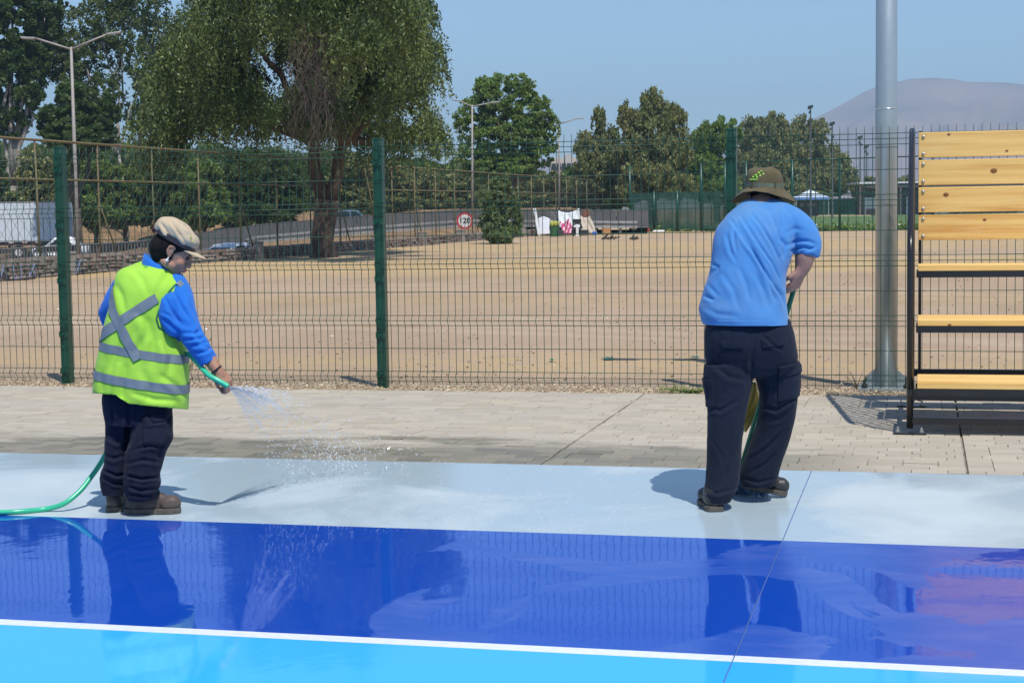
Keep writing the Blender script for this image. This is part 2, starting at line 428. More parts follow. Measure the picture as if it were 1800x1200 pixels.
# strip of pale straw and wood chips under the fence
def build_straw():
    N = 26000
    x = NR.uniform(-9.5, 3.5, N); y = 13.2 + np.abs(NR.normal(0, .16, N)) * 1.4 + NR.uniform(-.02, .28, N)
    a = NR.uniform(0, math.pi, N) * .5 - .4 + NR.choice([0, 1.3], N, p=[.7, .3]); l = NR.uniform(.007, .028, N); wd = NR.uniform(.0015, .0045, N)
    zt = NR.uniform(-.02, .012, N) - .2 * 0; tilt = NR.normal(0, .25, N)
    d = np.stack([np.cos(a) * np.cos(tilt), np.sin(a) * np.cos(tilt), np.abs(np.sin(tilt))], 1) * l[:, None]
    nrm = np.stack([-np.sin(a), np.cos(a), 0.3 * NR.normal(0, 1, N)], 1) * wd[:, None]
    c = np.stack([x, y, zt], 1)
    V = np.stack([c - d - nrm, c + d - nrm, c + d + nrm, c - d + nrm], 1)
    me = quads_mesh('straw_litter', V)
    s = NT('straw'); isl = s.new('ShaderNodeNewGeometry').outputs['Random Per Island']
    s.set(col=s.ramp(isl, [(0, (.28, .21, .14)), (.3, (.50, .39, .25)), (1, (.68, .56, .39))]), rough=.85)
    me.materials.append(s.m)
    o = bpy.data.objects.new('straw_litter', me); COL.objects.link(o); o['kind'] = 'stuff'; o['label'] = 'pale straw and wood chips strewn along the foot of the green fence'; 
    mb = MB()
    mb.add([(XL, 13.19, -.012), (XR, 13.19, -.012), (XR, 13.52, -.006), (XL, 13.52, -.006)], [(0, 1, 2, 3)])
    struct('sand_strip', mb, pm('sand_strip_mat', (.52, .41, .28), (.30, .22, .14), 40, .95, .5, 90, .01, local=False))
build_straw()
# small clods, pebbles and litter flecks on the dry lot
def build_pebbles():
    N = 5000
    d = 14.5 + 60 * NR.rand(N) ** 1.6; px = NR.uniform(-200, 2000, N)
    lat = (px - 900) / F_PX * d
    x = R0[0] * lat + F0[0] * d; y = R0[1] * lat + F0[1] * d
    k = x > -20.5; x = x[k]; y = y[k]; d = d[k]; N = len(x)
    r = NR.uniform(.003, .010, N) * (1 + .02 * d); 
    V = []
    b = np.stack([x, y, np.zeros(N) + .0], 1)
    t = np.array([[-1, -.6, 0], [1, -.7, 0], [.9, .7, 1.1], [-.8, .6, 1.0]])
    an = NR.uniform(0, 6.28, N); ca, sa = np.cos(an), np.sin(an)
    q = t[None] * r[:, None, None] * np.array([1, 1, .8])
    V1 = np.stack([q[..., 0] * ca[:, None] - q[..., 1] * sa[:, None], q[..., 0] * sa[:, None] + q[..., 1] * ca[:, None], q[..., 2]], -1) + b[:, None, :]
    me = quads_mesh('pebbles', V1)
    s = NT('pebble'); isl = s.new('ShaderNodeNewGeometry').outputs['Random Per Island']
    s.set(col=s.ramp(isl, [(0, (.13, .09, .06)), (.3, (.22, .165, .12)), (.6, (.36, .28, .21)), (.97, (.85, .85, .82))], 'CONSTANT'), rough=.9)
    me.materials.append(s.m)
    o = bpy.data.objects.new('pebbles', me); COL.objects.link(o); o['kind'] = 'stuff'; o['label'] = 'clods, pebbles and litter flecks on the dry lot'
build_pebbles()

# ================================================================== GREEN WELDED MESH FENCE
m_green = pm('green_powder_coat', (.006, .07, .042), (.005, .052, .032), 3, .32, .05, 200, .001)
m_wire = pm('green_wire', (.012, .075, .05), (.015, .055, .035), 20, .4)
def build_fence():
    FY = 13.45
    root = thing('mesh_fence', (-4.5, FY, 0), 'dark green welded wire fence with square posts between the pavement and the dry lot', 'fence')
    ro = np.array([-4.5, FY, 0])
    folds = [2.015 - .478 * k for k in range(5)]
    # vertical wire profile
    pts = [(0, 2.115)]
    for z in folds: pts += [(0, z + .043), (-.032, z), (0, z - .043)]
    pts.append((0, .035))
    mb = MB(); mb.tube([(0, a, z) for a, z in pts], .0029, 5); mv = mb.mesh('vertical_wire', smooth=True); mv.materials.append(m_wire)
    mb = MB(); mb.tube([(-1.5, 0, 0), (1.5, 0, 0)], .0031, 5); mh = mb.mesh('horizontal_wire', smooth=True); mh.materials.append(m_wire)
    posts = [-10.5, -7.5, -4.5, -1.5, 1.5, 4.5]
    top = 2.135
    mb = MB(); mb.box((0, 0, top / 2 - .02), (.082, .082, top)); mp = mb
    lean = {-7.5: -.018, -4.5: -.004, -1.5: 0}
    for X in posts:
        mb = MB(); mb.box((X, FY, top / 2 - .02), (.082, .082, top), rot=0)
        for q in (-.0135, .0135): mb.box((X + q, FY - .0425, top / 2 - .02), (.004, .004, top - .02))
        p = part('post', mb, m_green, root, bevel=.006)
        mb = MB(); mb.box((X, FY, top - .012), (.09, .09, .016)); part('cap', mb, m_green, p, bevel=.003)
        if X <= -4.5:
            p.rotation_euler = (0, 0, 0)
        for z in (1.92, 1.42, .93, .45, .12):
            mb = MB()
            mb.box((X, FY - .05, z), (.075, .008, .042)); mb.box((X - .032, FY - .056, z + .004), (.016, .012, .05)); mb.box((X + .032, FY - .056, z + .004), (.016, .012, .05))
            mb.lathe((X, FY - .054, z), [(.011, 0), (.011, .012), (.006, .02)], 8, ax=[(1, 0, 0), (0, 0, 1), (0, -1, 0)])
            part('clamp', mb, m_green, p)
    for X in posts[:-1]:
        for k in range(47):
            x = X + 3.0 * (k + .5) / 47
            inst('vertical_wire', mv, (x - ro[0], -.05, rnd.gauss(0, .001)), root)
        zs = []
        for z in folds: zs += [(z + .043, 0), (z, -.032), (z - .043, 0)]
        zs += [((folds[i] + folds[i + 1]) / 2, 0) for i in range(4)]
        for z, a in zs: inst('horizontal_wire', mh, (X + 1.5 - ro[0], -.05 + a - .005, z), root)
build_fence()

# ================================================================== GALVANISED POLE behind the fence
def galv():
    s = NT('galvanised_steel'); o = s.obj()
    n = s.noise(2.2, 5, .6, o, (3, 3, .5)); f = s.noise(26, 4, .6, o)
    s.set(col=s.mix(n, (.34, .39, .40), (.56, .61, .61)), metal=.62, rough=s.math('MULTIPLY_ADD', f, .14, .28))
    s.bump(f, .06, .004); return s.m
m_galv = galv()
def build_pole():
    b = np.array([-.285, 13.72, 0.0])
    root = thing('floodlight_pole', b, 'tall round galvanised steel pole bolted down behind the fence left of the bleachers', 'pole')
    mb = MB(); mb.lathe(b, [(.086, 0), (.086, 2.245), (.0855, 2.25), (.079, 6.1)], 40); part('shaft', mb, m_galv, root, True)
    mb = MB(); mb.lathe(b + [0, 0, 2.262], [(.0875, 0), (.0885, .004), (.0875, .008)], 40); part('weld_ring', mb, pm('bright_zinc', (.8, .82, .82), (.7, .7, .7), 20, .25, metal=.8), root, True)
    mb = MB(); mb.lathe(b + [0, 0, 1.955], [(.0866, 0), (.0872, .003), (.0866, .006)], 40); part('seam', mb, pm('dark_seam', (.07, .06, .06), (.05, .05, .05), 20, .6), root)
    mb = MB(); mb.box(b + [0, 0, .015], (.42, .42, .025)); part('base_plate', mb, m_galv, root, bevel=.003)
    for sx, sy in ((1, 0), (-1, 0), (0, 1)):
        a = np.array([sx, sy, 0]); t = np.array([-sy, sx, 0])
        mb = MB(); mb.prism([b + a * .082 + [0, 0, .03] - t * .005, b + a * .16 + [0, 0, .03] - t * .005, b + a * .15 + [0, 0, .11] - t * .005, b + a * .082 + [0, 0, .17] - t * .005], t * .01)
        part('gusset', mb, m_galv, root)
    for sx, sy in ((1, 1), (-1, 1), (-1, -1), (1, -1)):
        mb = MB(); c = b + [.165 * sx, .165 * sy, .028]
        mb.lathe(c, [(.024, 0), (.024, .03), (.012, .032), (.012, .06)], 6); part('anchor_bolt', mb, pm('black_bolt', (.03, .03, .03), (.02, .02, .02), 20, .6), root)
    # cross arm with floodlights, above the picture
    mb = MB(); mb.box(b + [-.1, 0, 5.98], (1.5, .07, .07)); part('cross_arm', mb, m_galv, root)
    for x in (-.7, 0, .5):
        mb = MB(); mb.box(b + [x, -.08, 6.1], (.32, .12, .24)); part('floodlight', mb, pm('lamp_housing', (.08, .08, .08), scale=9), root, bevel=.01)
build_pole()

# ================================================================== BLEACHERS
def wood_mat(seed, tone=1.0, top=False):
    s = NT('pine_board'); o = s.obj()
    mp = s.new('ShaderNodeMapping'); mp.inputs['Location'].default_value = (seed * 3.1, seed * 1.7, seed * 2.3); s.l.new(o, mp.inputs[0]); v = mp.outputs[0]
    g = s.noise(1.0, 5, .62, v, (.8, 22, 22), dist=.35); l = s.noise(1.6, 3, .5, v, (1, 3, 3)); f = s.noise(3, 5, .7, v, (2, 90, 90))
    c1 = (.74 * tone, .47 * tone, .155 * tone); c2 = (.84 * tone, .57 * tone, .21 * tone); c3 = (.58 * tone, .29 * tone, .07 * tone)
    if top: c1, c2, c3 = (.56, .40, .29), (.66, .50, .38), (.42, .28, .19)
    c = s.ramp(g, [(.34, c3), (.47, c1), (.66, c2)]); c = s.mix(s.math('MULTIPLY', l, .35), c, c2)
    # knots
    vo = s.new('ShaderNodeTexVoronoi'); vo.inputs['Scale'].default_value = 1.0; vo.inputs['Randomness'].default_value = 1
    mp2 = s.new('ShaderNodeMapping'); mp2.inputs['Scale'].default_value = (1.9, 5, 5.2); s.l.new(v, mp2.inputs[0]); s.l.new(mp2.outputs[0], vo.inputs[0])
    k = s.ramp(vo.outputs['Distance'], [(.0, 1.), (.045, .95), (.06, .35), (.11, 0.)])
    c = s.mix(s.math('MULTIPLY', k, .85), c, (.25, .10, .03))
    c = s.mix(s.ramp(s.noise(2.6, 5, .7, v, (1, 4, 4)), [(.55, 0.), (.8, .35)]), c, (.80, .62, .36)); s.set(col=c, rough=.6, spec=.3); s.bump(s.math('ADD', g, s.math('MULTIPLY', f, .4)), .12, .003); return s.m
m_black = pm('black_enamel', (.018, .018, .02), (.012, .012, .014), 6, .3, .04, 60, .002)
m_bolt = pm('zinc_bolt', (.62, .61, .58), (.4, .4, .4), 40, .35, metal=.7)
def build_bleachers():
    x0, x1 = -.03, 3.3
    root = thing('bleachers', (1.2, 11.0, 0), 'three tier bleachers with pine boards, slatted back and black steel frame', 'bleachers')
    tiers = [(10.99, .345), (11.53, .715), (12.03, 1.068)]
    k = 0
    for y, z in tiers:
        for j in range(3 if y < 12 else 2):
            mb = MB(); ya = y + j * .186; mb.box(((x0 + x1) / 2, ya + .09, z - .021), (x1 - x0, .18, .042))
            part('seat_board', mb, [wood_mat(k + 3, 1.0, False)], root, bevel=.004); k += 1
        mb = MB()
        for ya in (y + .012, y + .36): mb.box(((x0 + x1) / 2, ya, z - .065), (x1 - x0 + .02, .03, .043))
        part('seat_beam', mb, m_black, root)
    # backboards: four, each a hair out of true
    for j in range(4):
        zc = 1.925 - .1985 * j
        mb = MB(); mb.box(((x0 + x1) / 2, 12.455 + .012 * j * 0, zc), (x1 - x0, .032, .183), ax=[(1, 0, rnd.uniform(-.001, .001)), (0, 1, 0), (0, 0, 1)])
        b = part('back_board', mb, wood_mat(11 + j * 2, 1.02), root, bevel=.004)
        for xx in (x0 + .035, 1.6, x1 - .035):
            for dz in (-.062, .062):
                mb = MB(); mb.lathe((xx, 12.438, zc + dz), [(.0125, 0), (.0125, .004), (.009, .008), (.004, .0095)], 12, ax=[(1, 0, 0), (0, 0, 1), (0, -1, 0)])
                part('bolt', mb, m_bolt, b, True)
    for px, py, Y, r in ((1747, 300, 12.437, .017), (1663, 342, 12.437, .014), (1731, 386, 12.437, .009), (1668, 236, 12.437, .008), (1669, 571, 11.529, .009), (1770, 265, 12.437, .007)):
        k = onY(px, py, Y); mb = MB(); mb.ellipsoid(k, (r * 1.4, .0022, r)); mb.ellipsoid(k - [0, .001, 0], (r * .7, .0022, r * .55)); part('knot', mb, pm('knot_brown', (.30, .13, .04), (.16, .06, .02), 60, .6), root, True)
    for xx in (x0 + .035, 1.6, x1 - .035):
        mb = MB(); mb.box((xx - (.022 if xx < 0.1 else 0), 12.495, 1.04), (.022, .045, 1.98)); part('back_post', mb, m_black, root, bevel=.003)
    # side guards: bent tube outline with vertical bars, stringers and legs
    for gx in (-.075, x1 + .045):
        mb = MB()
        arc = [(gx, 11.03, .04), (gx, 11.03, 1.16), (gx, 11.05, 1.24), (gx, 11.11, 1.30), (gx, 12.30, 1.995), (gx, 12.40, 2.03), (gx, 12.49, 2.02), (gx, 12.53, 1.95), (gx, 12.53, .04)]
        mb.tube(arc, .0215, 14); g = part('side_guard', mb, m_black, root, True)
        n = 15
        for i in range(1, n):
            y = 11.03 + 1.5 * i / n
            zt = min(1.30 + (y - 11.11) * .584, 2.02); zb = .345 if y < 11.5 else (.71 if y < 12.0 else 1.06)
            mb = MB(); mb.tube([(gx, y, zb - .12), (gx, y, zt)], .015, 8); part('guard_bar', mb, m_black, g, True)
        mb = MB()
        mb.tube([(gx, 11.03, .23), (gx, 12.53, .23)], .018, 8)
        for i, (y, z) in enumerate(tiers):
            mb.box((gx, y + .2, z - .065), (.03, .46, .04)); 
        mb.box((gx, 11.53, .35), (.03, .03, .7)); mb.box((gx, 12.03, .53), (.03, .03, 1.0))
        part('stringer', mb, m_black, root)
        for y in (11.03, 12.53):
            sgn = 1 if gx < 0 else -1
            mb = MB(); mb.box((gx + .04 * 0, y, .006), (.21, .07, .012)); fp = part('foot_plate', mb, m_black, root, bevel=.002)
            for q in (-.075, .075):
                mb = MB(); mb.lathe((gx + q, y, .012), [(.014, 0), (.014, .016), (.008, .017), (.008, .035)], 6); part('anchor_bolt', mb, m_bolt, fp)
    mb = MB()
    for y, z, h in ((11.03, .262, .075), (11.03, .09, .045), (12.5, .09, .045), (12.5, .262, .05)): mb.box(((x0 + x1) / 2, y, z), (x1 - x0 + .06, .035, h))
    part('ledger', mb, m_black, root, bevel=.003)
build_bleachers()

# ================================================================== TREES
def rot_frames(n):
    q = NR.normal(size=(n, 4)); q /= np.linalg.norm(q, axis=1)[:, None]; w_, x, y, z = q.T
    return np.stack([1 - 2 * (y * y + z * z), 2 * (x * y + z * w_), 2 * (x * z - y * w_)], 1), np.stack([2 * (x * y - z * w_), 1 - 2 * (x * x + z * z), 2 * (y * z + x * w_)], 1)
def leaf_quads(P, size, asp=1.6, droop=0.0):
    n = len(P); a, b = rot_frames(n)
    if droop: a = a * (1 - droop) + np.array([0, 0, -1.]) * droop; a /= np.linalg.norm(a, axis=1)[:, None]; b = np.cross(a, b); b /= np.linalg.norm(b, axis=1)[:, None] + 1e-9
    s = size * NR.uniform(.6, 1.35, n)[:, None]
    a = a * s * asp / 2; b = b * s / 2
    return np.stack([P - a, P + b * .9 - a * .1, P + a, P - b * .9 - a * .1], 1)
def crown_points(blobs, n, sub=22, subr=.30, shell=.62, vert=.72):
    """leaf positions gathered in sub-clumps sitting through each blob's volume. blob = (centre, (rx,ry,rz))"""
    vol = np.array([b[1][0] * b[1][1] * b[1][2] for b in blobs]) ** .8; vol /= vol.sum(); out = []
    for (c, r), v in zip(blobs, vol):
        k = max(6, int(sub * (1 + 1.5 * v))); m = int(n * v)
        d = NR.normal(size=(k, 3)); d /= np.linalg.norm(d, axis=1)[:, None]
        rad = (shell + (1 - shell) * NR.rand(k) ** .5)[:, None] * NR.choice([1, .55], k, p=[.78, .22])[:, None]
        sc = c + d * rad * np.array(r) * .88
        sr = subr * NR.uniform(.5, 1.7, k)
        idx = NR.randint(0, k, m)
        g = NR.normal(size=(m, 3)); g /= np.linalg.norm(g, axis=1)[:, None]; g *= (NR.rand(m) ** .45)[:, None]
        out.append(sc[idx] + g * sr[idx][:, None] * np.array(r) * np.array([1, 1, vert]))
    return np.concatenate(out)
def blob_px(px, py, rx, ry, dep, dd=0.0, ratio=1.0):
    c = at(px, py, dep + dd); k = (dep + dd) / F_PX
    return (c, (rx * k, rx * k * ratio, ry * k))
m_bark = pm('bark_brown', (.13, .09, .065), (.045, .032, .024), 5, .95, .9, 14, .05, stretch=(1, 1, .25))
m_barkpale = pm('bark_pale', (.42, .38, .33), (.20, .17, .14), 2.5, .9, .5, 9, .03, stretch=(1, 1, .4))
m_twig = pm('dead_twig', (.24, .20, .175), (.15, .12, .10), 8, .95)
def limbs(mb, base, ends, r0, r1=.03, wob=.12):
    for e in ends:
        base = np.array(base, float); e = np.array(e, float); L = np.linalg.norm(e - base); n = 7
        pts = []; rs = []
        for i in range(n):
            t = i / (n - 1); p = base * (1 - t) + e * t + np.array([0, 0, 1]) * math.sin(t * math.pi) * L * .04
            if 0 < i < n - 1: p = p + NR.normal(0, 1, 3) * L * wob / 6
            pts.append(p); rs.append(r0 * (1 - t) ** .8 + r1)
        mb.tube(pts, rs, 8)
def tree(name, label, group, dep, base_px, blobs, n, leaf, mat, trunk_r=.25, bark=None, base_z=None, sub=22, subr=.3, droop=0, fork=.35, shell=.62, asp=1.6, trunk_to=None):
    """blobs in photograph pixels at this tree's own distance"""
    B = [blob_px(*b[:4], dep, *b[4:]) for b in blobs]
    g = gnd(base_px, dep)
    root = thing(name, g, label, 'tree' if 'bush' not in name else 'bush', group)
    P = crown_points(B, int(n * (1.9 if droop else 1.5 if n > 15000 else 1.1)), int(sub * 2.4), subr * .58, shell, 1.25 if droop else .72); leaf *= .60 if droop else .72; asp *= 1.5 if droop else 1
    P = P[P[:, 2] > g[2] + .05]
    me = quads_mesh('crown', leaf_quads(P, leaf, asp, droop), g); me.materials.append(mat)
    o = inst('crown', me, (0, 0, 0), root); o['kind'] = 'stuff'
    cz = sorted(B, key=lambda b: b[0][2])
    mb = MB(); tip = np.mean([b[0] for b in B], 0); f = g + (tip - g) * fork
    f[0] = g[0] + (tip[0] - g[0]) * fork * .6; f[1] = g[1] + (tip[1] - g[1]) * fork * .6
    mb.tube([g - [0, 0, .3], g + (f - g) * .08, g + (f - g) * .5 + NR.normal(0, .05, 3), f], [trunk_r * 1.45, trunk_r * 1.1, trunk_r * .9, trunk_r * .8], 12)
    limbs(mb, f - (f - g) * .05, [b[0] + NR.normal(0, .1, 3) * b[1][0] for b in B], trunk_r * .55)
    part('trunk', mb, bark or m_bark, root, True)
    return root, B, g
lm_dark = leafmat('leaf_dark_green', (.06, .11, .03), (.028, .058, .018), .33, yellow=(.10, .15, .04))
lm_mid = leafmat('leaf_mid_green', (.25, .36, .085), (.085, .15, .035), .38, yellow=(.21, .26, .06))
lm_olive = leafmat('leaf_olive', (.27, .29, .10), (.075, .09, .035), .25, yellow=(.38, .35, .13))
lm_pepper = leafmat('leaf_pepper', (.115, .175, .05), (.016, .03, .010), .15, yellow=(.22, .28, .085))
lm_sage = leafmat('leaf_sage', (.20, .26, .11), (.09, .13, .055), .3, yellow=(.17, .20, .09))
lm_poplar = leafmat('leaf_poplar', (.13, .17, .07), (.07, .10, .045), .45, yellow=(.14, .16, .07))

def build_pepper_tree():
    dep = 57.0; g = gnd(568, dep)
    root = thing('pepper_tree', g, 'huge weeping pepper tree with thick forked trunk standing on the dry lot', 'tree')
    bl = [(320, 190, 62, 120, 3), (300, 250, 40, 60, 2), (370, 120, 70, 150, 1), (430, 30, 85, 170, -1), (410, 170, 55, 90, 0), (455, 210, 45, 55, 3), (520, -80, 110, 190, 2), (600, 50, 95, 150, -2), (590, 190, 60, 70, 2), (665, 130, 80, 130, -1), (690, 20, 70, 160, 0), (735, 150, 38, 110, 1), (760, 235, 24, 45, 3), (690, 240, 70, 40, 3), (540, 120, 55, 90, 3), (560, -160, 150, 160, 0), (480, -180, 130, 140, 4), (680, -110, 100, 130, 3), (600, -20, 95, 120, -7), (670, 60, 60, 100, -8), (500, -40, 90, 110, -6), (620, -120, 100, 110, -9), (400, 60, 50, 70, -4), (715, 60, 40, 80, -5), (495, 195, 55, 55, -3), (640, 200, 62, 62, -4), (420, 200, 55, 70, -3), (565, 170, 50, 60, -3), (720, 230, 45, 55, -2), (330, 120, 50, 80, -3), (275, 215, 34, 60, 1)]
    B = [blob_px(*b[:4], dep, b[4], 1.0) for b in bl]
    # hanging strands: each a short curtain of leaflets falling from a start point on the crown surface
    S = []
    vol = np.array([b[1][0] * b[1][2] for b in B]); vol /= vol.sum()
    for (c, r), v in zip(B, vol):
        m = int(11500 * v); k = max(8, int(62 * v * 6))
        d = NR.normal(size=(k, 3)); d[:, 2] = np.abs(d[:, 2]) * .9 - .15; d /= np.linalg.norm(d, axis=1)[:, None]
        sc = c + d * np.array(r) * NR.uniform(.5, 1.0, k)[:, None]; idx = NR.randint(0, k, m)
        st = sc[idx] + NR.normal(0, .30, (m, 3)) * np.array([1, 1, .75])
        L = NR.uniform(.4, 1.5, m) * (.5 + 1.0 * NR.rand(k))[idx]
        S.append((st, L, d[idx]))
    P = []
    for st, L, d in S:
        for i in range(26):
            t = (i + NR.rand(len(L))) / 26
            q = st + np.stack([d[:, 0] * t ** .5 * .45, d[:, 1] * t ** .5 * .45, -L * t + .25 * np.sin(t * 3) * 0], 1) + NR.normal(0, .05, (len(L), 3))
            P.append(q)
    P = np.concatenate(P)
    core = crown_points([(c, tuple(q * .8 for q in r)) for c, r in B[:18]], 16000, 30, .3, .35)
    me = quads_mesh('crown', np.concatenate([leaf_quads(P, .058, 2.3, .5), leaf_quads(core, .17, 1.8, .3)]), g); me.materials.append(lm_pepper)
    inst('crown', me, (0, 0, 0), root)['kind'] = 'stuff'
    mb = MB()
    fk = at(575, 352, dep)
    mb.tube([g - [0, 0, .4], g + [0, 0, .05], at(566, 425, dep), at(570, 395, dep), fk], [.62, .48, .40, .38, .44], 16)
    mb.tube([fk - [0, 0, .25], at(552, 300, dep), at(552, 250, dep), at(540, 150, dep), at(520, 20, dep)], [.30, .22, .20, .17, .1], 12)
    mb.tube([fk - [0, 0, .3], at(592, 310, dep), at(598, 260, dep), at(640, 190, dep - .5), at(690, 90, dep - .5)], [.30, .22, .2, .17, .09], 12)
    limbs(mb, at(552, 250, dep), [B[i][0] for i in (0, 2, 3, 4, 6, 15, 16)], .14); limbs(mb, at(598, 260, dep), [B[i][0] for i in (7, 8, 9, 10, 11, 13, 17)], .14)
    part('trunk', mb, m_bark, root, True)
    # dead hanging twigs in the middle of the crown
    mb = MB()
    for i in range(230):
        px = 552 + NR.normal(0, 26); py = 90 + NR.uniform(-70, 120); p = at(px, py, dep - 5.2 + NR.uniform(-1, 1.5)); L = NR.uniform(.7, 2.2)
        pts = [p]; 
        for j in range(5): p = p + np.array([NR.normal(0, .14), NR.normal(0, .10), -L / 5]); pts.append(p)
        mb.tube(pts, [.009, .008, .007, .006, .005, .004], 4)
    part('dead_twigs', mb, m_twig, root, label='bare grey brown twigs hanging in the middle of the crown', kind='stuff')
build_pepper_tree()

RG = 'trees along the far side of the highway'
tree('roadside_tree', 'tall dark tree with pale trunk at the left edge behind the truck', RG, 126, 22, [(15, 60, 60, 80), (75, 25, 42, 65), (35, 150, 48, 70), (15, -60, 80, 90), (75, -60, 50, 70), (20, 215, 34, 36), (60, 100, 38, 50), (-20, 150, 40, 80)], 46000, .28, lm_dark, .34, m_barkpale, fork=.3, sub=30, subr=.26)
tree('poplar', 'thin pale poplar with sparse leaves left of the weeping tree, its trunk straight', RG, 128, 224, [(215, 60, 44, 80), (180, 30, 45, 70), (150, 110, 42, 55), (225, -30, 60, 60), (115, 60, 36, 60), (250, 120, 30, 50), (120, 120, 40, 40), (90, 90, 40, 60), (190, 160, 34, 50)], 16000, .24, lm_poplar, .12, m_barkpale, fork=.45, sub=30, subr=.34)
tree('poplar', 'thin pale poplar with sparse leaves left of the weeping tree, its trunk leaning right', RG, 132, 238, [(270, 50, 38, 80), (300, 110, 34, 60), (262, 160, 30, 60), (240, 200, 26, 40), (280, -30, 40, 50), (325, 60, 26, 50)], 9000, .24, lm_poplar, .11, m_barkpale, fork=.45, sub=30, subr=.34)
tree('roadside_tree', 'rounded dark green tree behind the twin arm street lamp', RG, 112, 135, [(140, 190, 48, 50), (95, 215, 34, 38), (185, 205, 30, 45), (140, 240, 70, 40), (125, 160, 26, 24)], 22000, .24, lm_dark, .3, sub=30)
for i, (px, top, wdt, mt, lb, dp) in enumerate([
    (-30, 255, 60, lm_dark, 'dark bushy tree at the left edge behind the truck trailer', 122), (70, 262, 62, lm_olive, 'dull green low tree above the white truck trailer', 120),
    (165, 262, 56, lm_mid, 'bright green low tree right of the street lamp post', 122), (215, 285, 46, lm_mid, 'leafy green low tree above the brown bank, its crown brighter on top', 123), (285, 262, 60, lm_dark, 'dark tree behind the old fence, between the poplars and the weeping tree', 124),
    (355, 282, 56, lm_mid, 'leafy tree behind the old fence, left of the weeping tree trunk', 121), (425, 262, 60, lm_dark, 'dark tree behind the old fence under the left of the weeping crown', 126),
    (490, 270, 58, lm_dark, 'dark tree behind the old fence, immediately left of the weeping trunk', 124), (620, 262, 60, lm_olive, 'olive tree behind the old fence, just right of the weeping trunk', 134),
    (690, 285, 52, lm_olive, 'olive green tree behind the bent part of the old fence', 136), (745, 292, 52, lm_olive, 'olive tree behind the old fence above the speed limit sign', 140), (810, 300, 50, lm_olive, 'olive tree right above the speed limit sign', 142), (960, 300, 60, lm_olive, 'low brown green tree behind the old fence above the makeshift camp', 145), (1050, 318, 56, lm_dark, 'low dark tree above the cream sheet of the camp', 146)]):
    bot = 395 if px < 640 else 366
    h = (bot - top)
    tree('roadside_tree', lb, RG, dp, px + 4, [(px, top + h * .32, wdt * .72, h * .36), (px - wdt * .4, top + h * .6, wdt * .55, h * .32), (px + wdt * .4, top + h * .58, wdt * .55, h * .34), (px, top + h * .8, wdt * .9, h * .3)], 15000, .24, mt, .2, sub=16, subr=.34, fork=.3)
tree('broadleaf_tree', 'broad bright green leafy tree right of the weeping tree', RG, 122, 890, [(880, 170, 52, 46), (830, 215, 36, 46), (935, 205, 42, 50), (890, 240, 62, 46), (950, 262, 34, 36), (840, 275, 44, 34), (905, 290, 50, 26), (915, 150, 30, 24), (855, 150, 26, 20), (965, 225, 22, 34), (880, 300, 70, 30)], 34000, .20, lm_mid, .34, sub=34, subr=.27, fork=.3)
GG = 'olive green trees beyond the pitch'
tree('olive_green_tree', 'feathery olive tree left of the tallest one, above the makeshift camp', GG, 140, 1052, [(1052, 215, 14, 28), (1030, 260, 26, 30), (1070, 255, 24, 34), (1045, 295, 42, 32), (1085, 300, 30, 30), (1030, 325, 34, 22), (1080, 330, 40, 22)], 19000, .22, lm_olive, .3, droop=.55, sub=26)
tree('olive_green_tree', 'tallest feathery olive tree beyond the fence, pointed on top', GG, 136, 1148, [(1145, 185, 22, 34), (1100, 205, 16, 30), (1130, 235, 40, 40), (1180, 215, 30, 38), (1105, 275, 30, 36), (1160, 275, 46, 44), (1200, 260, 22, 40), (1140, 310, 60, 30), (1120, 335, 44, 20), (1185, 325, 44, 28)], 36000, .22, lm_olive, .4, droop=.55, sub=30)
tree('olive_green_tree', 'lower green tree just left of the third green fence post', GG, 150, 1262, [(1240, 245, 26, 34), (1275, 235, 32, 30), (1255, 290, 44, 40), (1225, 300, 26, 36), (1250, 330, 50, 28)], 23000, .24, lm_mid, .3, droop=.5, sub=26)
tree('olive_green_tree', 'wide olive tree right above the bucket hat', GG, 246, 1345, [(1320, 240, 28, 34), (1355, 225, 32, 30), (1335, 285, 50, 44), (1385, 260, 30, 44), (1375, 305, 40, 36), (1310, 330, 44, 26), (1370, 335, 50, 22)], 28000, .36, lm_olive, .5, droop=.55, sub=30)
tree('olive_green_tree', 'right hand olive tree sloping down towards the white roofed shelter', GG, 250, 1432, [(1410, 228, 22, 28), (1440, 235, 20, 28), (1415, 280, 40, 44), (1455, 290, 30, 40), (1485, 312, 24, 28), (1440, 320, 50, 26), (1505, 330, 14, 18), (1430, 338, 60, 12), (1395, 300, 30, 40), (1475, 300, 24, 34)], 28000, .36, lm_olive, .5, droop=.55, sub=30)
for px, top, wdt, lb in ((1530, 308, 14, 'small distant tree above the white roofed shelter'), (1592, 308, 18, 'small distant tree half hidden by the bleacher frame')):
    tree('olive_green_tree', lb, GG, 262, px, [(px, top + 12, wdt, 12), (px + 4, top + 26, wdt, 14)], 1800, .4, lm_olive, .3)
def build_wood():
    N = 56000; px = NR.uniform(-520, 1112, N); d = NR.uniform(146, 172, N); b = np.interp(px, [-90, 620, 660, 1112], [398, 392, 372, 366]); t = np.interp(px, [-90, 200, 450, 640, 800, 1000, 1112], [262, 250, 262, 275, 292, 305, 315])
    py = t + 10 * vnoise(np.stack([px * .05, d * 0, d * 0], 1)) + (b - t) * NR.rand(N)
    P = np.array([at(a, q, e) for a, q, e in zip(px, py, d)]); me = quads_mesh('distant_wood', leaf_quads(P, .5, 1.5)); me.materials.append(lm_dark)
    o = inst('distant_wood', me, (0, 0, 0), None); o['kind'] = 'stuff'; o['label'] = 'dark dense wood far behind the highway'
build_wood()
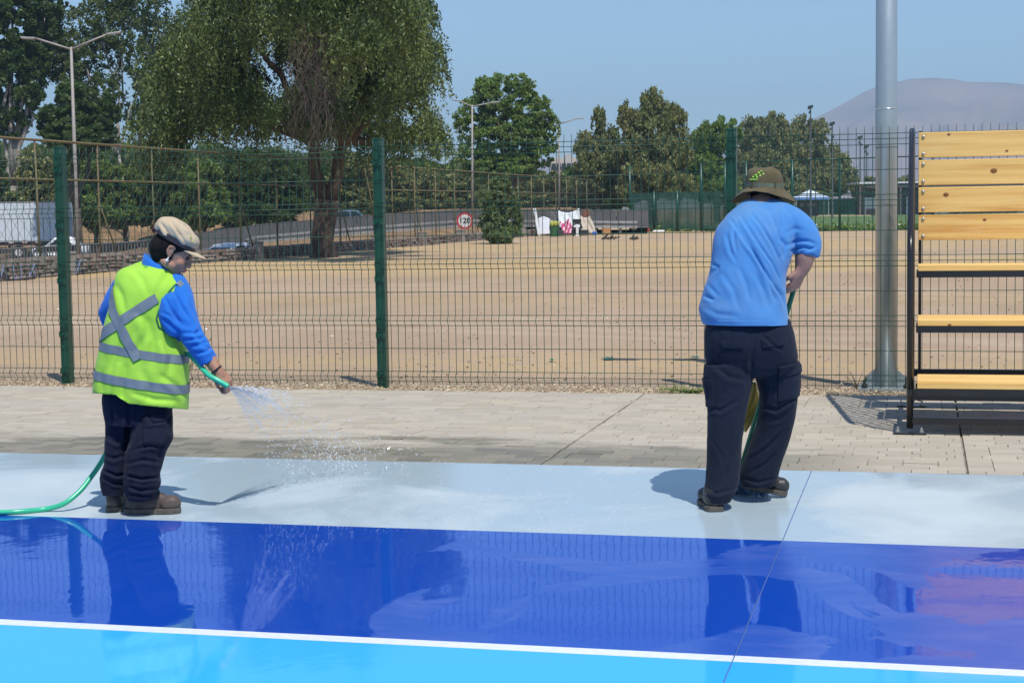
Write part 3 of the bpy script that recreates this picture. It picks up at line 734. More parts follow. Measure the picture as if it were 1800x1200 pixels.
# bush in front of the low wall
def build_bush():
    dep = 76.0; g = gnd(881, dep)
    root = thing('willow_leaved_bush', g, 'grey green bushy shrub growing on the lot right of the speed limit sign', 'bush')
    bl = [(880, 342, 24, 28), (862, 362, 22, 28), (866, 392, 28, 32), (900, 385, 20, 34), (884, 412, 36, 20), (872, 320, 12, 14), (888, 318, 10, 14), (904, 358, 12, 18), (848, 345, 9, 14)]
    B = [blob_px(*b, dep) for b in bl]; P = crown_points(B, 11000, 34, .26)
    P = P[P[:, 2] > .03]
    me = quads_mesh('foliage', leaf_quads(P, .07, 3.0, .4), g); me.materials.append(lm_sage); inst('foliage', me, (0, 0, 0), root)['kind'] = 'stuff'
    mb = MB(); limbs(mb, g, [b[0] for b in B], .05, .012); part('stem', mb, m_bark, root)
build_bush()

# ================================================================== BACKGROUND STRUCTURES
m_conc = pm('weathered_concrete', (.34, .31, .28), (.22, .19, .17), 3, .95, .4, 30, .01, local=False)
m_oldsteel = pm('old_painted_tube', (.15, .16, .07), (.13, .075, .045), 1.2, .7, .2, 40, .004, local=False)
m_gray = pm('barrier_gray', (.145, .14, .14), (.11, .105, .105), .8, .9, .2, 20, .01, local=False)
m_whitep = pm('white_paint', (.74, .75, .76), (.62, .63, .64), 3, .4)
m_glass = pm('dark_glass', (.02, .03, .035), (.015, .02, .025), 3, .08)
m_tyre = pm('tyre_rubber', (.02, .02, .02), (.03, .03, .03), 20, .85)

def build_low_wall():
    X = -22.0
    root = thing('stone_wall', (X, 60, 0), 'low rubble stone wall with concrete piers along the edge of the dry lot', 'wall')
    s = NT('rubble_stone'); isl = s.new('ShaderNodeNewGeometry').outputs['Random Per Island']; f = s.noise(6, 5, .7, s.pos())
    s.set(col=s.mix(s.ramp(f, [(.35, .5), (.6, 0.)]), s.ramp(isl, [(0, (.17, .12, .10)), (.3, (.25, .18, .15)), (.6, (.22, .195, .17)), (1, (.34, .29, .25))]), (.12, .09, .07)), rough=.95)
    s.bump(f, .5, .02)
    mb = MB(); y = 30.0
    while y < 112:
        z = -.12; h = .105
        for c in range(6 if y < 43 else 5):
            yy = y + (.1 if c % 2 else 0)
            while yy < y + 2.9:
                l = rnd.uniform(.10, .34)
                mb.box((X + rnd.uniform(-.02, .03), yy + l / 2, z + h / 2), (.3, l - .03, h - .012 + rnd.uniform(-.03, .012)), taper=rnd.uniform(.8, .95))
                yy += l
            z += h
        y += 3.2
    part('stones', mb, s.m, root, kind='stuff')
    mb = MB(); mb.box((X - .05, 70, .10), (.24, 82, .52)); part('mortar_core', mb, pm('mortar', (.30, .26, .22), (.16, .12, .10), 3, .95, .3, 20, .02, local=False), root)
    y = 33.1; k = 0
    while y < 112:
        mb = MB(); mb.box((X + .06, y, .18), (.38, .34, .74)); mb.box((X + .06, y, .57), (.42, .38, .05)); part('pier', mb, m_conc, root, bevel=.015); y += 6.4; k += 1
    # faded blue spray paint at the left end
    sp = pm('blue_spray_paint', (.08, .16, .36), (.24, .24, .26), 9, .8, local=False)
    mb = MB()
    for y0, pts in ((35.6, [(0, .0), (.15, .34), (.3, .05), (.45, .34), (.6, 0)]), (36.5, [(0, .34), (.0, 0), (.35, .02), (.35, .34)]), (37.2, [(.0, .3), (.3, .0), (.3, .32), (0, .0)]), (39.6, [(0, 0), (.25, .35)]), (39.6, [(.02, .35), (.26, 0)])):
        mb.tube([(X + .272, y0 + a, .02 + b) for a, b in pts], .022, 4)
    part('spray_paint', mb, sp, root, label='faded blue spray painted scrawl')
build_low_wall()
def build_old_fence():
    X = -22.0
    root = thing('old_tube_fence', (X, 60, 0), 'tall old rusty green tube fence with two rails standing on the low stone wall', 'fence')
    ys = [30.0, 33.3, 36.6 + 1.6, 41.5, 44.8, 48.0]; y = 51.2
    while y < 112: ys.append(y); y += 3.25
    bent = 61.5
    def top(y): return 3.46
    for i, y in enumerate(ys):
        lean = 0.0
        mb = MB()
        if abs(y - 64.2) < 1.7: mb.tube([(X, y + .9, -.1), (X + .05, y + .5, 1.7), (X, y - .25, 3.3)], .032, 8)
        else: mb.tube([(X, y + rnd.uniform(-.08, .08), -.1), (X, y, 3.46)], .027, 8)
        part('post', mb, m_oldsteel, root, True)
        if i % 3 == 0 and y > 40:
            mb = MB(); mb.tube([(X + .02, y + 1.1, .2), (X, y, 1.9)], .024, 6); part('brace', mb, m_oldsteel, root, True)
    for a, b, z0, z1, zr0, zr1 in ((28, 61.5, 3.48, 3.5, 2.47, 2.52), (61.5, 64.5, 3.5, 3.42, 2.52, 2.5), (64.5, 67.5, 3.25, 3.3, 2.42, 2.42), (67.5, 112, 3.46, 3.5, 2.45, 2.55)):
        mb = MB(); mb.tube([(X, a, z0), (X, b, z1)], .034, 8); part('rail', mb, m_oldsteel, root, True)
        mb = MB(); mb.tube([(X, a, zr0), (X, b, zr1)], .028, 8); part('rail', mb, m_oldsteel, root, True)
    # chain link infill, coarse far away
    mb = MB(); y = 30.0
    wires = []
    s = NT('chain_link'); s.set(col=(.10, .10, .07), rough=.7)
    while y < 112:
        st = .42
        for k in (1, -1):
            mb.tube([(X, y, .5 if k > 0 else 3.4), (X, y + 2.9, 3.4 if k > 0 else .5)], .0045, 3, cap=False)
        y += st
    part('chain_link', mb, s.m, root, kind='stuff')
build_old_fence()

def barrier_pt(px, dz=0.0, dep=104.0):
    x, y = xy(px, dep); return np.array([x, y, float(np.interp(px, ZR_X, ZR_Z)) + dz])
def build_barrier():
    root = thing('bridge_parapet', barrier_pt(500), 'long grey highway parapet rising to the right, slotted railing at its left end', 'barrier')
    pxs = list(range(285, 1141, 57))
    for a, b in zip(pxs[:-1], pxs[1:]):
        A, B_ = barrier_pt(a + .6), barrier_pt(b - .6); d = (B_ - A) / np.linalg.norm(B_ - A); n = np.cross(d, [0, 0, 1]); n[2] = 0; n /= np.linalg.norm(n)
        mb = MB(); mb.prism([A - n * .12, B_ - n * .12, B_ + [0, 0, .98] - n * .09, A + [0, 0, .98] - n * .09], n * .24)
        for k in range(1, 12):
            q = A + (B_ - A) * k / 12; mb.prism([q - n * .0 + n * .12, q + d * .04 + n * .12, q + d * .04 + n * .10 + [0, 0, .92], q + n * .10 + [0, 0, .92]], n * .03)
        part('panel', mb, m_gray, root)
        mb = MB(); mb.prism([A - n * .16 + [0, 0, .985], B_ - n * .16 + [0, 0, .985], B_ + n * .16 + [0, 0, .985], A + n * .16 + [0, 0, .985]], (0, 0, .07)); part('coping', mb, m_gray, root)
    for k in range(62):
        px = -60 + 345 * k / 62; q = barrier_pt(px)
        mb = MB(); mb.box(q + [0, 0, .5], (.075, .05, .98), ax=[R0, F0, (0, 0, 1)]); part('baluster', mb, m_gray, root)
    for z in (.06, 1.0):
        mb = MB(); P = [barrier_pt(px, z) for px in range(-60, 291, 25)]; mb.tube(P, .055, 6); part('rail', mb, m_gray, root)
    # guard rail in front
    gr = thing('guard_rail', barrier_pt(600, 0, 96), 'galvanised steel guard rail on short posts in front of the grey parapet', 'guard rail')
    P = [barrier_pt(px, 0, 96) for px in range(430, 1141, 30)]
    for dz in (.02, .30):
        mb = MB(); mb.prism([P[0] + [0, 0, dz], P[0] + [0, 0, dz + .2]], (0, 0, 0)) if False else None
        for a, b in zip(P[:-1], P[1:]):
            mb.prism([a + [0, 0, dz], b + [0, 0, dz], b + [0, 0, dz + .13], a + [0, 0, dz + .13]], (0, .06, 0))
        part('rail', mb, pm('rail_zinc', (.42, .42, .42), (.28, .27, .26), 1, .5, metal=.3, local=False), gr)
    for a in P[::2]:
        mb = MB(); mb.box(a + [0, .1, .1], (.12, .1, .8)); part('post', mb, m_gray, gr)
build_barrier()

def road_frame():   # along the highway, pointing right
    a, b = barrier_pt(0, 0, 112), barrier_pt(300, 0, 112); d = b - a; d[2] = 0; d /= np.linalg.norm(d)
    return d, np.array([-d[1], d[0], 0])
RD, RN = road_frame()
def build_highway():
    mb = MB(); pxs = list(range(-300, 1160, 40))
    rows = [[barrier_pt(px, .02, dep) for px in pxs] for dep in (98, 104.5, 111, 119)]
    n = len(pxs); vs = [p for r in rows for p in r]
    mb.add(vs, [(j * n + i, j * n + i + 1, (j + 1) * n + i + 1, (j + 1) * n + i) for j in range(3) for i in range(n - 1)])
    struct('highway', mb, pm('asphalt', (.10, .10, .10), (.07, .07, .07), 2, .9, local=False))
build_highway()
def build_truck():
    dep = 117.0; g = barrier_pt(10, .02, dep); root = thing('trailer_truck', g, 'long white box trailer behind the railing at the left edge', 'truck')
    ax = [RD, RN, np.array([0, 0, 1.])]
    L = lambda a, b, c: g + RD * a + RN * b + np.array([0, 0, c])
    mb = MB(); mb.box(L(-2.35, 0, 2.62), (13.6, 2.5, 2.75), ax=ax); b = part('box_body', mb, pm('trailer_white', (.66, .72, .78), (.58, .64, .70), 1, .35), root, bevel=.04)
    for i in range(23):
        mb = MB(); mb.box(L(-8.9 + i * .58, -1.262, 2.62), (.05, .02, 2.6), ax=ax); part('rib', mb, m_whitep, b)
    mb = MB(); mb.box(L(-2.35, 0, 4.02), (13.6, 2.52, .10), ax=ax); part('roof_edge', mb, pm('edge_gray', (.25, .24, .24), scale=3), b)
    mb = MB(); mb.box(L(-2.35, 0, 1.12), (13.4, 2.3, .26), ax=ax); part('chassis', mb, pm('chassis_dark', (.05, .045, .06), (.10, .05, .05), 2, .7), root)
    for i in range(14):
        mb = MB(); mb.box(L(-8.8 + i * .95, -1.26, 1.20), (.35, .02, .09), ax=ax); part('reflector', mb, pm('marker_red', (.5, .12, .1), (.7, .7, .7), 2, .4), root)
    for a in (-8.2, -7.0, 1.2, 2.6):
        mb = MB(); mb.lathe(L(a, -1.2, .5), [(.3, -.02), (.5, 0), (.5, .28), (.3, .3)], 18, ax=[RD, np.array([0, 0, 1.]), RN]); w_ = part('wheel', mb, m_tyre, root)
        mb = MB(); mb.lathe(L(a, -1.23, .5), [(.26, 0), (.2, .03)], 12, ax=[RD, np.array([0, 0, 1.]), RN]); part('rim', mb, m_whitep, w_)
build_truck()
def car(name, label, px, dep, col, L=4.3, Hh=1.48, g=None, hatch=True, cat='car', group=None, flip=1, ax=None):
    g = barrier_pt(px, .02, dep) if g is None else np.array(g, float); root = thing(name, g, label, cat, group)
    D, N_ = (RD * flip, RN * flip) if ax is None else ax; A3 = [D, N_, np.array([0, 0, 1.])]
    P = lambda a, b, c: g + D * a + N_ * b + np.array([0, 0, c])
    prof = [(-L / 2, .35), (-L / 2 + .02, .62), (-L / 2 + .12, .80), (-L / 2 + .95, .92), (L / 2 - .35, .98), (L / 2 - .05, .85), (L / 2, .5), (L / 2 - .04, .3), (-L / 2 + .1, .25)]
    m = pm(name + '_paint', col, tuple(v * .93 for v in col), 2, .25)
    mb = MB(); n = len(prof)
    secs = [(-.86, .9), (-.80, 1.0), (0, 1.01), (.80, 1.0), (.86, .9)]
    vs = [P(a * k if True else a, s_, c if k == 1 else .3 + (c - .3) * k) for s_, k in secs for a, c in prof]
    fs = [(i * n + j, i * n + (j + 1) % n, (i + 1) * n + (j + 1) % n, (i + 1) * n + j) for i in range(4) for j in range(n)] + [tuple(range(n)), tuple(range(4 * n, 5 * n))[::-1]]
    mb.add(vs, fs); part('body', mb, m, root, True)
    gr = [(-L / 2 + .85, .88), (-L / 2 + 1.55, Hh - .06), (-L / 2 + 2.2, Hh), (L / 2 - 1.15, Hh - .02), (L / 2 - .35, .93)]
    mb = MB(); n = len(gr); vs = [P(a + (0 if s_ < 0 else 0), s_ * (1 if c < 1 else .84), c) for s_ in (-.80, .80) for a, c in gr]
    mb.add(vs, [(i, (i + 1) % n, n + (i + 1) % n, n + i) for i in range(n)] + [tuple(range(n))[::-1], tuple(range(n, 2 * n))]); part('cabin', mb, m, root, True)
    for s_ in (-1, 1):
        for a0, a1, t0, t1 in ((-L / 2 + 1.2, -L / 2 + 2.05, -L / 2 + 1.68, -L / 2 + 2.1), (-L / 2 + 2.15, L / 2 - .8, -L / 2 + 2.2, L / 2 - 1.25)):
            mb = MB(); mb.add([P(a0, s_ * .812, .95), P(a1, s_ * .812, .95), P(t1, s_ * .70, Hh - .12), P(t0, s_ * .70, Hh - .12)], [(0, 1, 2, 3)]); part('window', mb, m_glass, root)
    mb = MB(); mb.add([P(-L / 2 + .93, -.7, .95), P(-L / 2 + .93, .7, .95), P(-L / 2 + 1.50, .6, Hh - .1), P(-L / 2 + 1.50, -.6, Hh - .1)], [(0, 1, 2, 3)]); part('windscreen', mb, m_glass, root)
    for a in (-L / 2 + .8, L / 2 - .8):
        for s_ in (-1, 1):
            mb = MB(); mb.lathe(P(a, s_ * .84, .31), [(.2, -.02), (.31, 0), (.31, .03), (.2, .05)], 16, ax=[D, np.array([0, 0, 1.]), N_ * s_]); w_ = part('wheel', mb, m_tyre, root)
            mb = MB(); mb.lathe(P(a, s_ * .88, .31), [(.18, 0), (.12, .02)], 10, ax=[D, np.array([0, 0, 1.]), N_ * s_]); part('rim', mb, m_galv, w_)
    for s_ in (-.6, .6):
        mb = MB(); mb.ellipsoid(P(-L / 2 + .06, s_, .68), (.06, .15, .08), ax=A3, nu=8, nv=6); part('headlight', mb, pm('lamp_lens', (.8, .8, .78), scale=3, rough=.1), root)
    return root
car('white_car', 'white hatchback seen through the railing beside the trailer', 106, 110.5, (.8, .8, .81), L=3.55, Hh=1.5)
# the second white car stands low behind the wall: only its roof shows
gq = at(402, 431, 70); gq[2] -= 1.36
car('white_car', 'white car of which only the roof shows above the low stone wall', 0, 0, (.8, .8, .82), L=3.6, g=gq, Hh=1.46, ax=(np.array([F0[0], F0[1], 0]) * .75 + np.array([R0[0], R0[1], 0]) * .66, np.array([-F0[1], F0[0], 0]) * .75 + np.array([-R0[1], R0[0], 0]) * .66))
car('blue_pickup', 'grey blue car on the highway right of the weeping tree trunk', 618, 128, (.10, .16, .22), L=4.2, Hh=1.5, flip=-1)
g_ = barrier_pt(600, .3, 137)
car('white_van', 'white van behind the grey blue car', 0, 0, (.75, .76, .78), L=4.9, Hh=2.1, g=g_, cat='van')
g_ = at(1040, 363, 300)
car('white_car', 'pale car on the highway above the camp, behind the old fence', 0, 0, (.7, .74, .78), L=4.2, Hh=1.6, g=g_)

def lamp_post(px, dep, top_px, arms, label, tilt=0):
    g = gnd(px, dep); z = at(px, top_px, dep)[2]; t = np.array([g[0], g[1], z])
    t = at(px - (0 if dep > 80 else 10), top_px, dep)
    root = thing('street_lamp', g, label, 'street lamp', 'twin arm street lamps')
    mp = pm('lamp_post_paint', (.36, .34, .32), (.28, .25, .23), 3, .6)
    mb = MB(); mb.tube([g - [0, 0, .2], g + (t - g) * .5, t], [.10, .08, .055], 10); part('pole', mb, mp, root, True)
    for ax_, ay, hl in arms:
        e = at(ax_[0], ax_[1], dep); h = at(ay[0], ay[1], dep)
        mb = MB(); mb.tube([t - [0, 0, .1], e], [.05, .04], 8); a = part('arm', mb, mp, root, True)
        d = h - e; d /= np.linalg.norm(d); n = np.cross(d, [0, 0, 1]); n /= np.linalg.norm(n)
        mb = MB(); mb.box((e + h) / 2, (np.linalg.norm(h - e), .26, .09), ax=[d, n, np.cross(n, d) * -1], taper=.8); part('lamp_head', mb, pm('lamp_head_gray', (.55, .56, .57), scale=3), a, bevel=.02)
lamp_post(135, 70, 83, [((64, 68), (36, 67), 0), ((187, 61), (214, 57), 0)], 'tall twin arm street lamp at the left, in front of the dark round tree')
lamp_post(830, 112, 185, [((808, 178), (796, 176), 0), ((862, 181), (879, 179), 0)], 'twin arm street lamp standing in front of the broad leafy green tree')
lamp_post(983, 134, 216, [((962, 209), (950, 207), 0), ((1012, 209), (1027, 208), 0)], 'twin arm street lamp in the gap right of the broad leafy tree')

# speed limit sign
def build_sign():
    dep = 88.0; c = at(817, 388, dep); g = gnd(817, dep); g = np.array([c[0], c[1], terrain_z(c[0], c[1])])
    root = thing('speed_limit_sign', g, 'round speed limit sign reading 120 with a red ring', 'sign')
    A3 = [R0, np.array([0, 0, 1.]), -F0]
    mb = MB(); mb.lathe(c, [(.44, -.02), (.44, 0), (.0, .0)], 32, ax=A3); disc = part('disc', mb, pm('sign_white', (.78, .78, .77), scale=3, rough=.4), root)
    mb = MB(); n = 32; vs = [c - F0 * .005 + (R0 * math.cos(6.2832 * k / n) + np.array([0, 0, math.sin(6.2832 * k / n)])) * r for r in (.44, .345) for k in range(n)]
    mb.add(vs, [(k, (k + 1) % n, n + (k + 1) % n, n + k) for k in range(n)]); part('red_ring', mb, pm('sign_red', (.55, .02, .03), scale=3, rough=.4), disc)
    cu = bpy.data.curves.new('num', 'FONT'); cu.body = '120'; cu.size = .40; cu.align_x = 'CENTER'; cu.align_y = 'CENTER'; cu.offset = .008
    to = bpy.data.objects.new('num', cu); COL.objects.link(to)
    me = bpy.data.meshes.new_from_object(to.evaluated_get(bpy.context.evaluated_depsgraph_get())); bpy.data.objects.remove(to)
    V = np.array([v.co[:] for v in me.vertices]); W = (c - F0 * .012)[None] + V[:, :1] * R0[None] * 1.05 + V[:, 1:2] * np.array([[0, 0, 1.]]) - np.array(g)[None]
    for v, w_ in zip(me.vertices, W): v.co = w_
    me.materials.append(pm('sign_black', (.01, .01, .01), scale=3)); o = inst('numerals', me, (0, 0, 0), disc)
    mb = MB(); mb.tube([g - [0, 0, .1], c + F0 * .05 + [0, 0, .35]], .035, 8); part('post', mb, m_galv, root, True)
build_sign()

# windscreen fence of the pitch and tall pitch posts
def net_mat(name, col, a=.42):
    s = NT(name); p = s.pos(); n = s.noise(.55, 4, .6, p)
    s.set(col=s.mix(n, col, tuple(v * .65 for v in col)), rough=.8)
    t = s.new('ShaderNodeBsdfTransparent'); mx = s.new('ShaderNodeMixShader')
    s.l.new(s.ramp(n, [(.3, a + .12), (.7, a - .14)]), mx.inputs[0]); s.l.new(s.b.outputs[0], mx.inputs[1]); s.l.new(t.outputs[0], mx.inputs[2]); s.l.new(mx.outputs[0], s.out.inputs[0]); return s.m
def build_pitch():
    A = ground(1108, 407.5); B_ = ground(1312, 409)
    m_net = net_mat('green_shade_net', (.03, .11, .08), .20)
    root = thing('pitch_fence', A, 'tall green pitch fence with dark shade netting on its lower part', 'fence')
    d = (B_ - A); Ln = np.linalg.norm(d); d /= Ln
    C_ = ground(1700, 405); far1 = ground(1400, 378.5); far2 = ground(1560, 378.0)
    posts = [ground(px, 407.5 - (px - 1108) * .006) for px in (1108, 1150, 1191, 1233, 1275, 1312, 1393, 1476, 1560, 1640)]
    for i, p in enumerate(posts):
        mb = MB(); mb.tube([p - [0, 0, .1], p + [0, 0, 4.3 if i > 2 or i == 0 else 2.6]], .075, 8); part('post', mb, m_green, root, True)
    m_net2 = net_mat('green_wire_panel', (.02, .09, .06), .86)
    for i in range(5):
        a, b = posts[i], posts[i + 1]; N_ = 6; mb = MB()
        vs = []
        for k in range(N_ + 1):
            q = a + (b - a) * k / N_; bul = .06 * math.sin(k * 2.1 + i)
            vs += [q + F0 * bul + [0, 0, .12 + .05 * math.sin(k)], q + F0 * bul * 1.5 + [0, 0, 1.3], q + F0 * bul + [0, 0, 2.52 - .05 * abs(math.sin(k * math.pi / N_ * 3))]]
        mb.add(vs, [(3 * k + j, 3 * (k + 1) + j, 3 * (k + 1) + j + 1, 3 * k + j + 1) for k in range(N_) for j in (0, 1)])
        part('shade_net', mb, m_net, root, True)
    for a, b in zip(posts[3:-1], posts[4:]):
        for z in (4.25, 2.2, .1): mb = MB(); mb.tube([a + [0, 0, z], b + [0, 0, z]], .035, 6); part('rail', mb, m_green, root, True)
        mb = MB()
        for k in range(1, 10):
            q = a + (b - a) * k / 10; mb.tube([q, q + [0, 0, 4.25]], .008, 3, False)
        part('wire', mb, m_wire, root, kind='stuff')
    # far screen
    fr = thing('far_windscreen', far1, 'long dark green windscreen fence at the far side of the pitch', 'fence')
    L1, R1 = ground(1300, 380.0), ground(1512, 377.6)
    for k in range(8):
        a = L1 + (R1 - L1) * k / 8; b = L1 + (R1 - L1) * (k + 1) / 8
        mb = MB(); mb.prism([a + [0, 0, .1], b + [0, 0, .1], b + [0, 0, 2.55], a + [0, 0, 2.55]], F0 * .04); part('screen_panel', mb, pm('dark_screen', (.015, .10, .07), (.01, .06, .045), .6, .8, local=False), fr)
        mb = MB(); mb.tube([a, a + [0, 0, 2.75]], .08, 6); part('post', mb, m_green, fr)
    # turf
    mb = MB(); T = [ground(1290, 406.8), ground(1800, 402.2) + [40, 0, 0], ground(1800, 375.5) + [60, 20, 0], ground(1290, 379.5)]
    mb.add([t + [0, 0, .03] for t in T], [(0, 1, 2, 3)])
    s = NT('turf'); n = s.noise(.25, 5, .6, s.pos()); n2 = s.noise(3, 4, .6, s.pos(), (1, .2, 1))
    s.set(col=s.mix(n2, s.mix(n, (.055, .105, .02), (.09, .145, .032)), (.075, .13, .03)), rough=.9); struct('sports_pitch', mb, s.m)
    mb = MB(); a, b = ground(1395, 379.6), ground(1530, 378.5); mb.add([a + [0, 0, .045], b + [0, 0, .045], ground(1530, 379.8) + [0, 0, .045], ground(1395, 381) + [0, 0, .045]], [(0, 3, 2, 1)])
    struct('sand_margin', mb, pm('pale_sand', (.55, .42, .24), (.45, .34, .2), 2, .9, local=False))
    # weeds and white litter along the near edge of the turf
    N = 5200; px = NR.uniform(1120, 1830, N); py = 407.6 - (px - 1108) * .006 - np.abs(NR.normal(0, 2.2, N)) * NR.choice([.4, 1.6], N)
    G = np.array([ground(a, b) for a, b in zip(px, py)]); G[:, 2] = np.abs(NR.normal(0, .17, N)) + .02
    Q = leaf_quads(G, .13, 2.2)
    me = quads_mesh('weeds', Q); me.materials.append(lm_mid); o = inst('weeds', me, (0, 0, 0), None); o['kind'] = 'stuff'; o['label'] = 'green weeds along the near edge of the pitch'
    N = 460; px = NR.choice([1, 0], N, p=[.75, .25]); px = np.where(px, NR.uniform(1400, 1800, N), NR.uniform(1120, 1400, N)); py = 407.3 - (px - 1108) * .006 - np.abs(NR.normal(0, 2.0, N))
    G = np.array([ground(a, b) for a, b in zip(px, py)]); G[:, 2] = np.abs(NR.normal(0, .12, N)) + .15
    me = quads_mesh('white_blossoms', leaf_quads(G, .11, 1.2)); me.materials.append(m_whitep); o = inst('white_blossoms', me, (0, 0, 0), None); o['kind'] = 'stuff'; o['label'] = 'white flowers and scraps dotted along the pitch edge'
build_pitch()

def build_shelter():
    g = ground(1600, 377.2); dep = float((g - EYE) @ FW); k = dep / F_PX
    root = thing('white_roofed_building', g, 'low building with a flat white roof edge and white doors beyond the pitch', 'building')
    A3 = [R0, F0, np.array([0, 0, 1.])]
    def P(px, z, f=0): x, y = xy(px, dep + f); return np.array([x, y, z])
    hz = 1.5 + (360.5 - 321) * k
    mw = pm('building_wall', (.17, .15, .14), (.11, .10, .10), .5, .9, local=False)
    mb = MB(); c = (P(1519, 0) + P(1800, 0)) / 2; wd = np.linalg.norm(P(1800, 0) - P(1519, 0))
    mb.box(c + F0 * 3.2 + [0, 0, (hz - .5) / 2], (wd, 6, hz - .5), ax=A3); part('wall', mb, mw, root)
    mb = MB(); c = (P(1505, 0) + P(1800, 0)) / 2; wd = np.linalg.norm(P(1800, 0) - P(1505, 0))
    mb.box(c + F0 * 2.2 + [0, 0, hz - .12], (wd, 9, .26), ax=A3); rf = part('roof', mb, pm('roof_white', (.66, .69, .72), scale=2), root)
    mb = MB(); mb.box(c - F0 * 2.0 + [0, 0, hz - .55], (wd - 2, .3, .6), ax=A3); part('fascia', mb, pm('fascia_dark', (.09, .085, .08), scale=2), rf)
    for a, b in ((1519, 1541), (1592, 1606), (1640, 1668)):
        mb = MB(); c = (P(a, 0) + P(b, 0)) / 2; wd = np.linalg.norm(P(b, 0) - P(a, 0)); mb.box(c + [0, 0, 1.3], (wd, .3, 2.5), ax=A3); part('white_door', mb, m_whitep, root)
    for a in (1512, 1548, 1583, 1625, 1690):
        mb = MB(); mb.box(P(a, hz / 2 - .1, -2), (.22, .22, hz - .3), ax=A3); part('column', mb, mw, root)
    for a in (1570, 1577):
        mb = MB(); mb.box(P(a, 1.4, -.1), (.35, .2, 2.4), ax=A3); part('shutter', mb, pm('shutter_beige', (.36, .31, .26), scale=2), root)
    mb = MB(); mb.box(P(1532, .5, -3), (1.4, .6, .9), ax=A3); part('bench', mb, pm('bench_dark', (.03, .03, .03), scale=2), root)
build_shelter()
def build_tent():
    dep = 232.0
    x, y = xy(1424, dep); g = np.array([x, y, 0]); root = thing('canopy_tent', g, 'small pale blue canopy tent with a pointed top beyond the pitch', 'tent')
    k = dep / F_PX; z1 = 1.5 + (364 - 349) * k; z2 = 1.5 + (364 - 335) * k; hw = 29 * k
    prof = [(1.0, z1), (.62, z1 + .32), (.3, z1 + .75), (.1, z2 - .2), (.0, z2)]
    mb = MB(); vs = []; 
    for r, z in prof:
        for sx, sy in ((-1, -1), (1, -1), (1, 1), (-1, 1)): vs.append(g + R0 * hw * r * sx + F0 * hw * .8 * r * sy + [0, 0, z])
    mb.add(vs, [(4 * i + j, 4 * i + (j + 1) % 4, 4 * i + 4 + (j + 1) % 4, 4 * i + 4 + j) for i in range(4) for j in range(4)]); cl = part('canopy', mb, pm('tent_cloth', (.62, .66, .74), (.5, .56, .68), 1, .7), root)
    mb = MB()
    for a, b in ((0, 1), (1, 2), (2, 3), (3, 0)): mb.add([vs[a], vs[b], vs[b] - [0, 0, .35], vs[a] - [0, 0, .35]], [(0, 1, 2, 3)])
    part('valance', mb, pm('valance_blue', (.12, .25, .55), scale=2), cl)
    for sx, sy in ((-1, -1), (1, -1), (1, 1), (-1, 1)):
        p = g + R0 * hw * .97 * sx + F0 * hw * .77 * sy; mb = MB(); mb.tube([p, p + [0, 0, z1]], .06, 6); part('leg', mb, m_galv, root)
    x, y = xy(1417, dep + 3); g = np.array([x, y, 0]); root = thing('kiosk', g, 'dark grey kiosk with small windows standing under the canopy tent', 'kiosk')
    A3 = [R0, F0, np.array([0, 0, 1.])]
    mb = MB(); mb.box(g + [0, 0, 1.2], (2.9, 2.2, 2.4), ax=A3); part('wall', mb, pm('kiosk_gray', (.07, .075, .08), scale=2), root)
    for q in (-.8, .2, .95):
        mb = MB(); mb.box(g + R0 * q - F0 * 1.12 + [0, 0, 1.6], (.55, .04, .6), ax=A3); part('window', mb, pm('pale_pane', (.2, .22, .24), scale=2, rough=.2), root)
    mb = MB(); mb.box(g - R0 * 1.9 - F0 * 1.2 + [0, 0, 1.9], (.75, .05, .6), ax=A3); mb.box(g - R0 * 1.9 - F0 * 1.2 + [0, 0, .9], (.08, .05, 1.8), ax=A3)
    solo('notice_board', mb, m_whitep, 'small white notice board on a post left of the kiosk', 'sign')
build_tent()
def build_masts():
    for px, top, bot, dep, lb in ((1425, 190, 350, 176, 'tallest floodlight mast rising from the olive trees'), (1463, 219, 355, 186, 'floodlight mast right of the tallest one, at the edge of the trees'), (1512, 243, 345, 330, 'slim distant floodlight mast in front of the mountain, the left of the far pair'), (1523, 259, 345, 350, 'slim distant floodlight mast in front of the mountain, the right of the far pair')):
        x, y = xy(px, dep); g = np.array([x, y, 0]); t = at(px, top, dep); t = np.array([x, y, t[2]]); k = dep / F_PX
        root = thing('floodlight_mast', g, lb, 'floodlight mast', 'floodlight masts around the pitch')
        mb = MB(); mb.tube([g, t], [2.0 * k, 1.0 * k], 8); part('mast', mb, pm('mast_gray', (.12, .13, .13), scale=2), root)
        for q, zz, s_ in ((-2.2, 0, 3.6), (2.0, 1.5, 3.2), (-1.2, -8, 2.8), (1.4, -12 if dep > 200 else -22, 2.6)):
            mb = MB(); mb.box(t + R0 * q * k + [0, 0, zz * k], (s_ * k * 1.5, .3, s_ * k * 1.7), ax=[R0 * .92 + F0 * .39, F0, np.array([.2, 0, .98])]); part('floodlight', mb, pm('flood_dark', (.05, .07, .07), scale=2), root)
build_masts()
